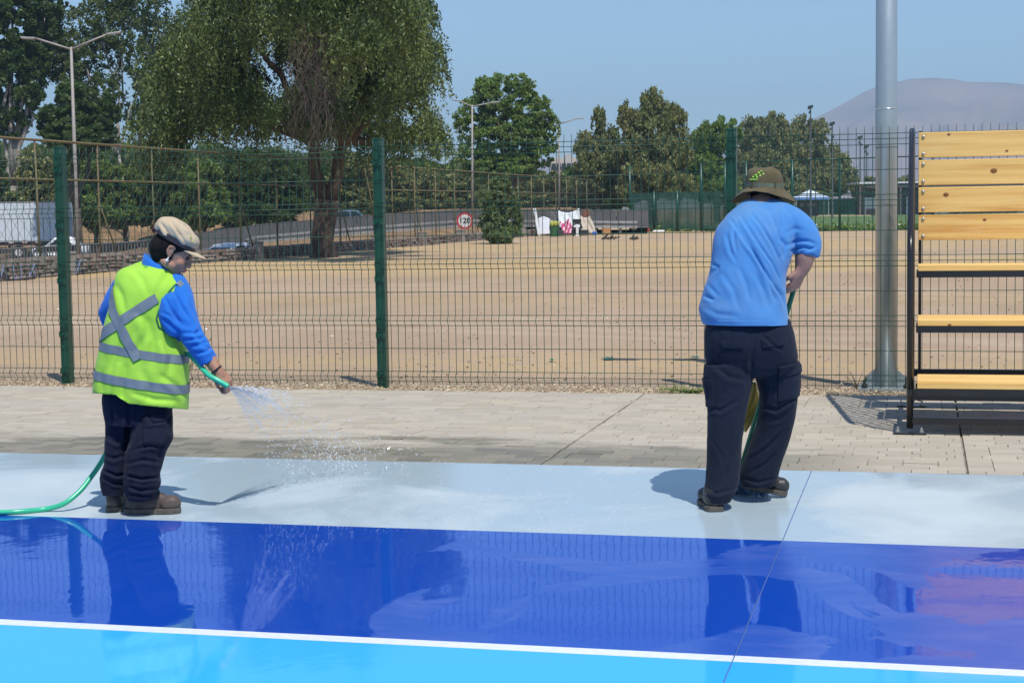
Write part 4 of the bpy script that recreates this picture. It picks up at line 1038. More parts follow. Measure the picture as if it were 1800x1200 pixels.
def build_blocks():
    for a, b, tp, bt, dep, nw, lb in ((968, 1012, 279, 310, 320, 5, 'pale apartment block showing in the gap right of the broad leafy tree'), (850, 905, 284, 316, 330, 6, 'pale building hidden mostly behind the broad leafy tree')):
        A_ = at(a, tp, dep); B_ = at(b, tp, dep); c = (A_ + B_) / 2; g = np.array([c[0], c[1], 0]); wd = np.linalg.norm(A_ - B_); A3 = [R0, F0, np.array([0, 0, 1.])]
        root = thing('apartment_block', g, lb, 'building')
        hgt = A_[2]; mb = MB(); mb.box(g + [0, 0, hgt / 2], (wd, 6, hgt), ax=A3); part('wall', mb, pm('pale_render', (.58, .50, .43), (.5, .43, .38), .3, .9), root)
        mb = MB(); mb.box(g + R0 * wd * .18 - F0 * .3 + [0, 0, hgt / 2 + .4], (wd * .25, 6, hgt + .6), ax=A3); part('stair_tower', mb, pm('tower_render', (.52, .50, .48), scale=1), root)
        for i in range(nw):
            for z in (hgt - 1.7, hgt - 4.6):
                mb = MB(); mb.box(g + R0 * (-wd / 2 + wd * (i + .5) / nw) - F0 * 3.35 + [0, 0, z], (.8, .12, 1.3), ax=A3); part('window', mb, m_glass, root)
build_blocks()

# makeshift camp at the far left corner of the lot
def build_camp():
    D_ = 96.0
    def Q(px, py, f=0): return at(px, py, D_ + f)
    def base(px, f=0): x, y = xy(px, D_ + f); return np.array([x, y, 0.0])
    def cloth(name, pts, mat, label, cat, nx=14, nz=10, amp=.12, depth=.5, seed=1, f=0):
        """pts = 4 corners (px,py) tl,tr,br,bl; sheet bulged and folded, with thickness"""
        c = [Q(*p, f) for p in pts]; V = []
        for j in range(nz + 1):
            v = j / nz
            for i in range(nx + 1):
                u = i / nx; p = (c[0] * (1 - u) + c[1] * u) * (1 - v) + (c[3] * (1 - u) + c[2] * u) * v
                sag = -math.sin(u * math.pi) * (1 - v) * amp * .9
                V.append(p - F0 * (v * depth + amp * (math.sin(u * 9 + seed + v * 3) * .5 + math.sin(u * 17 + seed * 2 - v * 5) * .3)) + np.array([0, 0, sag]))
        mb = MB(); mb.add(V, [(j * (nx + 1) + i, j * (nx + 1) + i + 1, (j + 1) * (nx + 1) + i + 1, (j + 1) * (nx + 1) + i) for j in range(nz) for i in range(nx)])
        o = solo(name, mb, mat, label, cat, smooth=True); s_ = o.modifiers.new('t', 'SOLIDIFY'); s_.thickness = .03; return o
    cloth('white_tarp', [(981, 370), (1018, 366), (1022, 404), (982, 400)], pm('tarp_white', (.68, .71, .72), (.5, .54, .55), 1.5, .7), 'white tarp hung up as a shelter wall in the camp', 'tarp', amp=.22, seed=2)
    cloth('cream_sheet', [(1020, 379), (1037, 380), (1049, 410), (1020, 411)], pm('sheet_cream', (.55, .47, .38), (.42, .35, .28), 2, .85), 'cream cloth draped at the right of the white tarp', 'cloth', amp=.12, seed=4, f=-1)
    cloth('grey_tarp', [(964, 371), (984, 370), (984, 400), (964, 402)], pm('tarp_gray', (.12, .12, .12), (.07, .07, .07), 2, .85), 'dark grey cloth between the white board and the white tarp', 'tarp', amp=.08, f=.5)
    mb = MB(); b = base(957, -1); 
    P_ = [Q(946, 384, -1), Q(955, 380, -1), Q(966, 384, -1), Q(973, 393, -1), Q(974, 410, -1.2), Q(949, 413, -1.2)]
    mb.prism(P_, F0 * .5); solo('white_board', mb, pm('foam_white', (.68, .69, .74), (.58, .6, .66), 1, .6), 'white padded board leaning at the left of the camp', 'board', bevel=.05)
    mb = MB(); a, c = Q(939.5, 366, -1.4), Q(948, 414, -1.6); mb.box((a + c) / 2, (.16, .12, np.linalg.norm(a - c)), ax=[R0, F0, (a - c) / np.linalg.norm(a - c)]); solo('white_plank', mb, m_whitep, 'thin white plank leaning against the left of the camp', 'plank')
    s = NT('striped_blanket'); p = s.obj(); wv = s.new('ShaderNodeTexWave'); wv.inputs['Scale'].default_value = 1.3; wv.inputs['Distortion'].default_value = 3; s.l.new(p, wv.inputs[0])
    s.set(col=s.ramp(wv.outputs[1], [(0, (.45, .05, .16)), (.4, (.30, .06, .22)), (.6, (.75, .35, .45)), (.8, (.65, .10, .10)), (1, (.80, .65, .6))]), rough=.9)
    cloth('pink_blanket', [(984, 388), (999, 384), (1009, 408), (988, 412)], s.m, 'pink and red striped blanket heaped in front of the white tarp', 'blanket', amp=.25, depth=1.3, seed=6, f=-2)
    b = base(974, -3.2); mb = MB(); mb.lathe(b, [(.24, 0), (.30, .55), (.31, .56), (.27, .56), (.2, .1)], 16); r_ = solo('bucket', mb, pm('bucket_green', (.05, .16, .07), (.04, .12, .05), 3, .5), 'green bucket stuffed with yellow green things in front of the white board', 'bucket')
    mb = MB(); 
    for i in range(7): mb.ellipsoid(b + [rnd.uniform(-.18, .18), rnd.uniform(-.15, .15), .62 + rnd.uniform(-.05, .15)], (.14, .14, .16), nu=8, nv=6)
    solo('yellow_bag', mb, pm('yellow_cloth', (.48, .46, .08), (.30, .34, .05), 4, .8), 'yellow green bag on top of the green bucket', 'bag')
    # black and white chair
    b = base(1014, -3.4); root = thing('black_chair', b, 'black chair with a white strap and pale legs in front of the white tarp', 'chair')
    A3 = [R0, F0, np.array([0, 0, 1.])]; mk = pm('black_fabric', (.02, .02, .02), scale=5, rough=.8)
    mb = MB(); mb.box(b + [0, 0, .46], (.5, .48, .09), ax=A3); part('seat', mb, mk, root, bevel=.02)
    mb = MB(); mb.box(b + F0 * .24 + [0, 0, .85], (.5, .06, .22), ax=A3); part('backrest', mb, mk, root, bevel=.02)
    mb = MB(); mb.tube([b - R0 * .27 + [0, 0, .45], b - R0 * .2 + [0, 0, .66], b + [0, 0, .73], b + R0 * .2 + [0, 0, .66], b + R0 * .27 + [0, 0, .45]], .05, 8); part('armrest', mb, mk, root)
    for sx in (-1, 1):
        for sy in (-1, 1): mb = MB(); mb.tube([b + R0 * .2 * sx + F0 * .2 * sy, b + R0 * .2 * sx + F0 * .22 * sy + [0, 0, .9 if sy > 0 else .45]], .025, 6); part('leg', mb, mk, root)
    mb = MB(); mb.box(b - F0 * .27 + [0, 0, .28], (.15, .03, .55), ax=A3); part('strap', mb, m_whitep, root)
    def bx(name, px, py0, py1, wpx, f, mat, label, cat, dpt=.4):
        t = Q(px, py0, f); u = Q(px, py1, f); h = max(.05, t[2] - max(u[2], 0)); c = np.array([t[0], t[1], max(u[2], 0) + h / 2]); mb = MB(); mb.box(c, (wpx * (D_ + f) / F_PX, dpt, h), ax=A3, taper=.93); return solo(name, mb, mat, label, cat, bevel=.03)
    bx('brown_board', 1030, 368, 381, 13, 1, pm('board_brown', (.25, .10, .06), scale=2), 'red brown board standing behind the cream cloth', 'board', .1)
    bx('cardboard_box', 1066, 396, 411, 16, 2, pm('cardboard', (.48, .25, .10), (.4, .2, .08), 2, .9), 'orange brown cardboard box standing right of the camp', 'box')
    bx('blue_bag', 1045, 407, 413, 8, -2, pm('bag_blue', (.03, .14, .55), scale=4), 'small blue bag on the ground right of the black chair', 'bag')
    bx('dark_bag', 1027, 404, 413, 16, -2.5, pm('bag_black', (.025, .025, .03), scale=4), 'dark bag lying between the black chair and the blue bag', 'bag')
    bx('dark_crate', 986, 404, 414, 10, -3.4, pm('crate_dark', (.05, .045, .05), scale=4), 'dark crate under the striped blanket', 'crate')
    bx('white_sheet', 1158, 404.5, 407.5, 22, 6, m_whitep, 'flat white sheet lying at the foot of the green netting', 'sheet', .5)
    bx('red_bag', 1139, 401, 406, 6, 5, pm('bag_red', (.6, .05, .05), scale=4), 'small red bag at the foot of the green netting', 'bag')
    # dead branches and scraps
    for px, py, L_, lb in ((1068, 421, 20, 'dead branch lying on the lot in front of the cardboard box'), (930, 415, 12, 'dead branch lying right of the bush'), (1112, 421, 10, 'small broken branch lying on the lot below the green netting')):
        g = ground(px, py); mb = MB(); k = .03
        for i in range(6):
            a = g + R0 * rnd.uniform(-L_, L_) * k * .5 + F0 * rnd.uniform(-.5, .5); mb.tube([a, a + R0 * rnd.uniform(.2, L_ * k * .6) + [0, 0, rnd.uniform(.05, .3)]], .03, 5)
        mb.tube([g - R0 * L_ * k * .5 + [0, 0, .04], g + R0 * L_ * k * .5 + [0, 0, .1]], .05, 6)
        solo('dead_branch', mb, m_bark, lb, 'branch')
build_camp()

# mountain range
def build_mountain():
    P = [(-400, 330), (200, 320), (700, 300), (900, 292), (985, 283), (1100, 272), (1200, 262), (1300, 243), (1400, 217), (1440, 204), (1480, 184), (1520, 162), (1545, 152), (1560, 150), (1600, 141), (1640, 139), (1680, 142), (1700, 147), (1760, 147), (1800, 151), (1900, 165), (2100, 150), (2400, 190), (2900, 250)]
    pxs = np.arange(-400, 2900, 8); top = np.interp(pxs, [p[0] for p in P], [p[1] for p in P])
    deps = np.concatenate([np.linspace(2500, 4400, 24), [4700, 5100]])
    X = []; 
    V = np.zeros((len(pxs), len(deps), 3))
    for i, (px, tp) in enumerate(zip(pxs, top)):
        ridge = at(px, tp, 4400)[2]
        for j, d in enumerate(deps):
            x, y = xy(px, d); t = (d - 2500) / 1900
            V[i, j] = (x, y, ridge * (t ** 1.25 if t <= 1 else max(0, 1 - (t - 1) * 1.6)))
    P_ = V.reshape(-1, 3); n = vnoise(P_ * np.array([.006, .006, 0]) ) * 1.0 + .5 * vnoise(P_ * np.array([.015, .015, 0]) + 7) + .25 * vnoise(P_ * np.array([.04, .04, 0]) + 3)
    t = np.tile(np.clip((deps - 2500) / 1900, 0, 1), len(pxs)); P_[:, 2] += n * 46 * np.sin(np.clip(t, 0, 1) * math.pi) + n * 2.0 * (t >= 1)
    P_[:, 2] = np.where(t <= 0, -2, P_[:, 2])
    mb = MB(); m = len(deps); mb.add(P_.tolist(), [(i * m + j, (i + 1) * m + j, (i + 1) * m + j + 1, i * m + j + 1) for i in range(len(pxs) - 1) for j in range(m - 1)])
    s = NT('bare_mountain'); n = s.noise(.006, 6, .6, s.pos()); s.set(col=s.ramp(n, [(.3, (.22, .16, .14)), (.7, (.36, .24, .19))]), rough=1, spec=0)
    struct('mountain', mb, s.m, True)
build_mountain()

# ================================================================== PEOPLE
def remesh(mb, voxel, smooth=4, factor=.5):
    """one continuous surface from overlapping closed shapes"""
    me = mb.mesh('tmp'); o = bpy.data.objects.new('tmp', me); COL.objects.link(o)
    m = o.modifiers.new('r', 'REMESH'); m.mode = 'VOXEL'; m.voxel_size = voxel; m.adaptivity = 0
    if smooth: s = o.modifiers.new('s', 'SMOOTH'); s.iterations = smooth; s.factor = factor
    dg = bpy.context.evaluated_depsgraph_get(); dg.update()
    r = bpy.data.meshes.new_from_object(o.evaluated_get(dg)); bpy.data.objects.remove(o); bpy.data.meshes.remove(me)
    return r
def get_v(me): a = np.empty(len(me.vertices) * 3, np.float32); me.vertices.foreach_get('co', a); return a.reshape(-1, 3).astype(float)
def get_n(me): a = np.empty(len(me.vertices) * 3, np.float32); me.vertex_normals.foreach_get('vector', a); return a.reshape(-1, 3).astype(float)
def set_v(me, V): me.vertices.foreach_set('co', np.asarray(V, np.float32).reshape(-1)); me.update()
def topx(V):
    q = V - EYE; z = q @ FW; return 900 + F_PX * (q @ CR) / z, 600 - F_PX * (q @ CU) / z
def sculpt(me, folds=(), noise=(), side=None, wk=1.0, dk=1.0):
    """folds: (points in photograph pixels, half width px, depth m, 'front'|'all'); pressed into the cloth as valleys with raised lips"""
    V = get_v(me); N = get_n(me); px, py = topx(V); D = np.zeros(len(V))
    toC = -(N @ F0)
    for f in folds:
        pts, wd, dep = f[:3]; all_ = len(f) > 3; wd *= wk; dep *= dk
        pts = np.array(pts, float); best = np.full(len(V), 1e9); sgn = np.ones(len(V)); tt = np.zeros(len(V)); n = len(pts) - 1
        for i in range(n):
            a, b = pts[i], pts[i + 1]; ab = b - a; L2 = ab @ ab
            t = np.clip(((px - a[0]) * ab[0] + (py - a[1]) * ab[1]) / L2, 0, 1)
            dx = px - a[0] - t * ab[0]; dy = py - a[1] - t * ab[1]; d = np.hypot(dx, dy)
            cr = ab[0] * dy - ab[1] * dx
            k = d < best; best = np.where(k, d, best); sgn = np.where(k, np.sign(cr), sgn); tt = np.where(k, (i + t) / n, tt)
        taper = np.sin(np.clip(tt, .0, 1) * math.pi) ** .5 * .85 + .15
        sd_ = best * sgn
        prof = -np.exp(-(sd_ / wd) ** 2) + .75 * np.exp(-((sd_ - 2.0 * wd) / (1.2 * wd)) ** 2) + .25 * np.exp(-((sd_ + 2.1 * wd) / (1.2 * wd)) ** 2)
        D += prof * dep * taper * (1 if all_ else sstep(-.1, .35, toC))
    for sc, amp in noise:
        sc = np.array(sc, float); D += vnoise(V * sc + 3.7) * amp
    set_v(me, V + N * D[:, None]); me.update()
def clip(me, planes):
    bm = bmesh.new(); bm.from_mesh(me)
    for co, no in planes:
        bmesh.ops.bisect_plane(bm, geom=bm.verts[:] + bm.edges[:] + bm.faces[:], plane_co=Vector(co), plane_no=Vector(no), clear_outer=True)
    r = bpy.data.meshes.new('clip'); bm.to_mesh(r); bm.free(); return r
def offset_mesh(me, root, name, mat, parent, thick=None, push=0.0, smooth=True, label=None):
    off = rootloc(parent); V = get_v(me)
    if push: V = V + get_n(me) * push
    set_v(me, V - off); me.name = name
    if smooth: me.shade_smooth()
    o = bpy.data.objects.new(name, me); COL.objects.link(o); me.materials.clear(); me.materials.append(mat); o.parent = parent
    if thick: s = o.modifiers.new('t', 'SOLIDIFY'); s.thickness = thick; s.offset = 1
    if label: o['label'] = label
    return o
def cloth_patch(src, quad, D, name, mat, parent, root, push=.006, thick=.003):
    c = np.mean(np.array(quad, float), 0); pls = [(at(c[0], c[1], D + .02), F0)]
    for k in range(len(quad)):
        a = np.array(quad[k], float); b = np.array(quad[(k + 1) % len(quad)], float); d = (b - a) / np.linalg.norm(b - a); n = np.array([-d[1], d[0]])
        if n @ (a - c) < 0: n = -n
        pls.append((at(a[0], a[1], D), R0 * n[0] - np.array([0, 0, 1.]) * n[1]))
    m = clip(src, pls)
    if len(m.polygons): return offset_mesh(m, root, name, mat, parent, push=push, thick=thick)
def catmull(rows, n):
    R = np.array(rows, float); out = []; m = len(R)
    for i in range(m - 1):
        p0, p1, p2, p3 = R[max(i - 1, 0)], R[i], R[i + 1], R[min(i + 2, m - 1)]
        for k in range(n):
            t = k / n; out.append(.5 * (2 * p1 + (p2 - p0) * t + (2 * p0 - 5 * p1 + 4 * p2 - p3) * t * t + (3 * p1 - p0 - 3 * p2 + p3) * t ** 3))
    out.append(R[-1]); return np.array(out)
def rowloft(mb, rows, D, p=2.3, nseg=36, n=4):
    """rows (y, xl, xr, depth offset m, half thickness m) top to bottom: horizontal sections that fill the silhouette"""
    R = catmull(rows, n); V = []
    for y, xl, xr, dd, th in R:
        dep = D + dd; c = at((xl + xr) / 2, y, dep); hw = (xr - xl) / 2 * dep / F_PX
        for k in range(nseg):
            a = 2 * math.pi * k / nseg; ca, sa = math.cos(a), math.sin(a)
            V.append(c + R0 * hw * math.copysign(abs(ca) ** (2 / p), ca) + F0 * th * math.copysign(abs(sa) ** (2 / p), sa))
    m = len(R)
    fs = [(i * nseg + k, i * nseg + (k + 1) % nseg, (i + 1) * nseg + (k + 1) % nseg, (i + 1) * nseg + k) for i in range(m - 1) for k in range(nseg)]
    fs += [tuple(range(nseg))[::-1], tuple((m - 1) * nseg + k for k in range(nseg))]
    mb.add(V, fs); return mb
def limb(mb, pts, D, seg=20, n=4, ell=1.0, ends=(0, -1)):
    """pts (px, py, depth offset, radius m)"""
    R = catmull(pts, n); mb.tube([at(a, b, D + c) for a, b, c, r in R], [max(r, .004) for *_, r in R], seg, ell=ell); 
    for q in [R[k] for k in ends]: mb.ellipsoid(at(q[0], q[1], D + q[2]), (q[3] * .98,) * 3, nu=14, nv=8)
    return mb
def hand(mb, wrist, xdir, zdir, scale=1.0, curls=(.9, .95, 1.0, 1.05), thumb=.6, side=1, spread=0.0):
    """wrist point, direction of the knuckles, direction of the back of the hand; five separate fingers"""
    X = np.array(xdir, float); X /= np.linalg.norm(X); Z = np.array(zdir, float); Z -= X * (Z @ X); Z /= np.linalg.norm(Z); Y = np.cross(Z, X) * side
    P = lambda a, b, c: wrist + (X * a + Y * b + Z * c) * scale
    s = scale
    for b in (-.026, -.009, .009, .026):
        mb.tube([P(-.01, b * .65, 0), P(.03, b * .95, .002), P(.082, b * 1.05, .002)], [.016 * s, .0165 * s, .0125 * s], 10)
    mb.ellipsoid(P(.045, 0, -.004), (.05 * s, .038 * s, .017 * s), ax=[X, Y, Z])
    tips = []
    for b, L, r, c in zip((.030, .0105, -.0095, -.028), ((.045, .026, .022), (.049, .030, .023), (.046, .028, .022), (.036, .022, .019)), (.0092, .0095, .009, .008), curls):
        p = np.array([.084, b, .0]); a = c * .55; pts = [p.copy()]
        for i, l in enumerate(L):
            a2 = a + (0, c * 1.05, c * 1.75)[i]; p = p + np.array([math.cos(a2) * l, b * spread * .3, -math.sin(a2) * l]); pts.append(p.copy())
        mb.tube([P(*q) for q in pts], [r * s * 1.1, r * s * 1.05, r * s * .98, r * s * .85], 10); mb.ellipsoid(P(*pts[-1]), (r * s * .86,) * 3, nu=10, nv=6)
        for q in pts[1:-1]: mb.ellipsoid(P(*q), (r * s * 1.1,) * 3, nu=10, nv=6)
        tips.append(P(*pts[-1]))
    pts = [(.015, .026, -.006), (.042, .050, -.014), (.066, .052 - .012 * thumb, -.028 - .012 * thumb), (.085, .042 - .02 * thumb, -.040 - .012 * thumb)]
    mb.tube([P(*q) for q in pts], [.015 * s, .0125 * s, .0108 * s, .0088 * s], 10); mb.ellipsoid(P(*pts[-1]), (.009 * s,) * 3, nu=10, nv=6)
    return tips
def head_axes(fdir, up):
    X = np.array(fdir, float); X /= np.linalg.norm(X); Z = np.array(up, float); Z -= X * (Z @ X); Z /= np.linalg.norm(Z); return X, np.cross(Z, X), Z
def head(mb, c, fdir, up, s=1.0):
    """X forward out of the face, Y to its left, Z crown"""
    X, Y, Z = head_axes(fdir, up); A = [X, Y, Z]
    P = lambda a, b, z: c + (X * a + Y * b + Z * z) * s
    E = lambda a, b, z, r: mb.ellipsoid(P(a, b, z), tuple(q * s for q in r), ax=A, nu=22, nv=14)
    E(-.012, 0, .03, (.094, .074, .088)); E(.03, 0, .01, (.060, .064, .085)); E(.030, 0, -.045, (.058, .056, .058))
    E(.055, 0, -.082, (.030, .036, .027)); E(.076, 0, -.094, (.016, .020, .014))
    for b in (-1, 1):
        E(.056, b * .036, -.028, (.030, .027, .030)); E(.066, b * .032, .028, (.02, .024, .010)); E(.010, b * .046, -.062, (.045, .02, .024))
    mb.tube([P(.086, 0, .022), P(.100, 0, -.006), P(.112, 0, -.024)], [.009 * s, .011 * s, .0135 * s], 10); E(.110, 0, -.026, (.012, .011, .010))
    for b in (-1, 1): E(.100, b * .012, -.030, (.010, .008, .008))
    E(.095, 0, -.052, (.012, .021, .0075)); E(.091, 0, -.064, (.013, .019, .008)); E(.080, 0, -.058, (.02, .028, .02))
    return P, A
def ear(mb, P, A, b, s=1.0):
    Q = lambda x, z, o=0: P(x, b * (.074 + o), z)
    mb.tube([Q(.008, .026), Q(-.006, .034, .006), Q(-.024, .028, .012), Q(-.026, .005, .012), Q(-.014, -.016, .006), Q(.0, -.026, .002), Q(.006, -.014)], [.006 * s] * 7, 8)
    mb.ellipsoid(Q(-.010, .004, .0), (.018 * s, .007 * s, .026 * s), ax=A, nu=12, nv=8)
    mb.ellipsoid(Q(-.002, -.024, .002), (.008 * s, .005 * s, .009 * s), ax=A, nu=10, nv=6)
def skin_mat(name, c1, c2):
    s = NT(name); n = s.noise(9, 4, .6, s.obj()); f = s.noise(140, 3, .6, s.obj())
    s.set(col=s.ramp(n, [(.35, c2), (.65, c1)]), rough=.48, sss=.12, spec=.4); s.b.inputs['Subsurface Radius'].default_value = (.012, .005, .003); s.b.inputs['Subsurface Scale'].default_value = 1
    s.bump(f, .12, .002); return s.m
def cloth_mat(name, c1, c2, weave=700, sheen=.15, rough=.85, wear=None, scale=4):
    s = NT(name); o = s.obj(); n = s.noise(scale, 5, .6, o); w1 = s.noise(weave, 2, .5, o)
    c = s.ramp(n, [(.3, c2), (.7, c1)])
    if wear: c = s.mix(s.ramp(s.noise(2.3, 4, .6, o), [(.5, 0.), (.75, .6)]), c, wear)
    s.set(col=c, rough=rough, sheen=sheen, spec=.2); s.bump(s.math('ADD', w1, s.math('MULTIPLY', s.noise(26, 5, .65, o, (1, 1, .5)), .9)), .3, .006); return s.m
m_navy = cloth_mat('navy_twill', (.011, .014, .034), (.006, .008, .020), sheen=.04)
m_navy2 = cloth_mat('navy_blue_twill', (.010, .016, .036), (.006, .010, .023), sheen=.04)
m_blue = cloth_mat('royal_blue_fleece', (.020, .17, .60), (.014, .14, .52))
m_sky = cloth_mat('sky_blue_jersey', (.075, .255, .56), (.055, .21, .51), wear=(.17, .28, .42), scale=3)
m_collar = cloth_mat('blue_rib', (.02, .10, .42), (.015, .08, .34))
m_vis = cloth_mat('fluorescent_yellow', (.38, .68, .07), (.32, .60, .05), sheen=.1, rough=.6)
m_tape = pm('grey_reflective_tape', (.17, .21, .24), (.14, .17, .20), 10, .45, .05, 300, .001)
m_hair = pm('black_hair', (.010, .008, .007), (.004, .003, .003), 60, .7, .6, 90, .004, spec=.2, stretch=(1, 1, .2))
m_boot = pm('worn_boot_leather', (.115, .085, .07), (.04, .032, .028), 12, .6, .3, 60, .003)
m_bootblk = pm('black_boot_leather', (.035, .034, .033), (.015, .015, .015), 14, .42, .3, 60, .003)
m_sole = pm('boot_sole', (.13, .11, .09), (.05, .045, .04), 15, .85, .4, 50, .004)
m_eye = pm('eye_brown', (.06, .04, .03), (.03, .02, .015), 30, .3)
m_khaki = cloth_mat('khaki_cap_cloth', (.56, .45, .31), (.48, .38, .255), sheen=.05)
m_olivehat = cloth_mat('olive_hat_cloth', (.15, .12, .065), (.09, .072, .038), sheen=.05)
m_hose = pm('green_hose', (.04, .52, .28), (.035, .42, .24), 3, .28, .04, 80, .001)

def boot(name, heel, toe, mat, root, h=.10, width=.095, laces=True, label=None):
    """heel and toe points of the sole on the ground line"""
    heel = np.array(heel, float); toe = np.array(toe, float); X = toe - heel; L = np.linalg.norm(X); X /= L
    Z = np.array([0, 0, 1.]) - X * X[2]; Z /= np.linalg.norm(Z); Y = np.cross(Z, X); A = [X, Y, Z]
    P = lambda a, b, c: heel + X * a * L + Y * b + Z * c
    W = width / 2
    mb = MB()
    prof = [(-.01, .55), (.05, .78), (.18, .84), (.42, .76), (.62, .95), (.78, 1.0), (.90, .84), (.98, .52), (1.0, .2)]
    ring = [(a, w_) for a, w_ in prof] + [(a, -w_) for a, w_ in prof[::-1]]
    mb.prism([P(a, w_ * W, .002) for a, w_ in ring], Z * .026)
    sole = mb
    up = MB()
    up.ellipsoid(P(.80, 0, .050), (.27 * L * .8, W * .93, .042), ax=A, nu=20, nv=12); up.ellipsoid(P(.86, 0, .050), (.14 * L, W * .90, .042), ax=A, nu=20, nv=12)
    up.ellipsoid(P(.45, 0, .055), (.34 * L, W * .78, .052), ax=A, nu=20, nv=12); up.ellipsoid(P(.16, 0, .055), (.17 * L, W * .80, .055), ax=A, nu=20, nv=12)
    up.tube([P(.20, 0, .05), P(.22, 0, h), P(.20, 0, h + .06)], [W * .86, W * .84, W * .86], 20)
    up.tube([P(.72, 0, .062), P(.52, 0, .088), P(.34, 0, .118)], [W * .60, W * .62, W * .66], 14)
    me = remesh(up, .006, 3); sculpt(me, noise=[((60, 60, 60), .0018), ((25, 25, 25), .002)])
    o = offset_mesh(me, root, name, mat, root, label=label)
    part('sole', sole, m_sole, o, bevel=.003)
    for a in (.70, .62, .54, .46, .38) if laces else ():
        mb = MB(); z = .100 + (.70 - a) * .17; mb.tube([P(a, -W * .52, z - .014), P(a - .01, -W * .2, z + .004), P(a - .02, W * .2, z + .004), P(a - .02, W * .52, z - .014)], .0028, 6); part('lace', mb, m_bolt if False else m_sole, o)
    return o

def build_woman():
    D = 8.36; root = thing('person', ground(240, 902), 'person in yellow safety vest, blue sweatshirt and khaki cap spraying water with a green hose', 'person')
    m_skin = skin_mat('brown_skin', (.44, .23, .145), (.37, .185, .11))
    # --- body: head, neck, both forearms and hands, legs under the trousers: one surface
    hc = at(304, 443, D - .03); X, Y, Z = head_axes(R0 * .84 + F0 * .10 + np.array([0, 0, -.50]), np.array([0, 0, 1.]) + R0 * .32)
    mb = MB(); P, A = head(mb, hc, X, Z, .96)
    for b in (-1, 1): ear(mb, P, A, b, .96)
    mb.tube([P(-.03, 0, -.03), at(283, 480, D + .02), at(268, 520, D + .02)], [.056, .058, .06], 18)
    limb(mb, [(360, 616, -.11, .034), (372, 636, -.11, .033), (383, 652, -.12, .028), (388, 660, -.12, .026)], D)
    wr = at(385, 654, D - .12)
    hand(mb, wr, (R0 * .50 - np.array([0, 0, .70]) - F0 * .02), (R0 * .55 + np.array([0, 0, .55]) - F0 * .75), .86, (1.25, 1.3, 1.35, 1.4), .8, side=-1)
    limb(mb, [(196, 560, .10, .04), (215, 610, .22, .034), (236, 640, .26, .028)], D)
    hand(mb, at(238, 643, D + .26), R0 * .6 + F0 * .5 - np.array([0, 0, .5]), F0 * .4 - R0 * .5 + np.array([0, 0, .4]), .86, (.8, .85, .9, .95), .4)
    limb(mb, [(214, 700, .01, .055), (208, 780, .03, .045), (200, 858, .03, .030)], D); limb(mb, [(264, 700, -.01, .055), (260, 780, -.04, .048), (250, 862, -.06, .030)], D)
    limb(mb, [(262, 525, 0, .085), (255, 600, 0, .10), (240, 690, 0, .10)], D)
    me = remesh(mb, .0058, 2)
    body = offset_mesh(me, root, 'body', m_skin, root)
    # lips, eye
    mb = MB(); mb.ellipsoid(P(.103, 0, -.050), (.008, .018, .0055), ax=A, nu=12, nv=8); mb.ellipsoid(P(.099, 0, -.061), (.009, .016, .006), ax=A, nu=12, nv=8)
    part('lips', mb, skin_mat('lip', (.30, .05, .045), (.24, .04, .04)), body, True)
    for b in (-1, 1):
        mb = MB(); mb.ellipsoid(P(.083, b * .030, .012), (.0115,) * 3, nu=12, nv=8); part('eye', mb, m_eye, body, True)
        mb = MB(); mb.tube([P(.090, b * .018, .030), P(.090, b * .032, .034), P(.080, b * .046, .030)], .0032, 6); part('eyebrow', mb, m_hair, body)
    mb = MB(); q = P(-.002, -.080, -.046); mb.ellipsoid(q, (.0085,) * 3, nu=12, nv=8); mb.ellipsoid(P(-.002, -.079, -.032), (.005,) * 3, nu=8, nv=6); part('earring', mb, pm('pearl', (.8, .78, .74), scale=5, rough=.2), body, True)
    mb = MB(); mb.tube([wr + (R0 * math.cos(a) * .72 + np.array([0, 0, 1]) * math.cos(a) * .60 + F0 * math.sin(a)) * .031 + R0 * -.012 + np.array([0, 0, .012]) for a in np.linspace(0, 2 * math.pi, 17)], .0045, 6, False); part('bracelet', mb, m_black, body)
    # --- hair: gathered up under the cap, with a dark red band
    mb = MB(); E = lambda a, b, z, r: mb.ellipsoid(P(a, b, z), r, ax=A, nu=22, nv=14)
    E(-.030, 0, .022, (.088, .079, .085)); E(-.075, 0, -.005, (.05, .066, .065)); E(-.055, 0, -.045, (.045, .060, .045)); E(.0, 0, .052, (.076, .078, .055))
    for b in (-1, 1): E(.012, b * .062, .030, (.016, .012, .030))
    me = remesh(mb, .006, 2); sculpt(me, noise=[((40, 40, 14), .004), ((130, 130, 30), .0016)]); offset_mesh(me, root, 'hair', m_hair, root)
    mb = MB(); bun = at(275, 398, D + .0); mb.tube([bun + (Y * math.cos(a) + Z * math.sin(a)) * .026 for a in np.linspace(0, 6.283, 15)], .012, 8, False); part('hair_band', mb, pm('dark_red_band', (.16, .01, .015), scale=12), root, True)
    # --- cap
    mb = MB()
    CA = head_axes(X, Z); Pc = lambda a, b, z: hc + CA[0] * (a - .014) + CA[1] * b + CA[2] * (z + .010)
    mb.ellipsoid(Pc(-.010, 0, .073), (.113, .089, .060), ax=CA, nu=32, nv=18); mb.ellipsoid(Pc(-.020, 0, .092), (.100, .087, .050), ax=CA, nu=32, nv=18); mb.ellipsoid(Pc(.03, 0, .080), (.075, .078, .044), ax=CA, nu=32, nv=18)
    me = remesh(mb, .0055, 3); me = clip(me, [(Pc(0, 0, .052), -CA[2])])
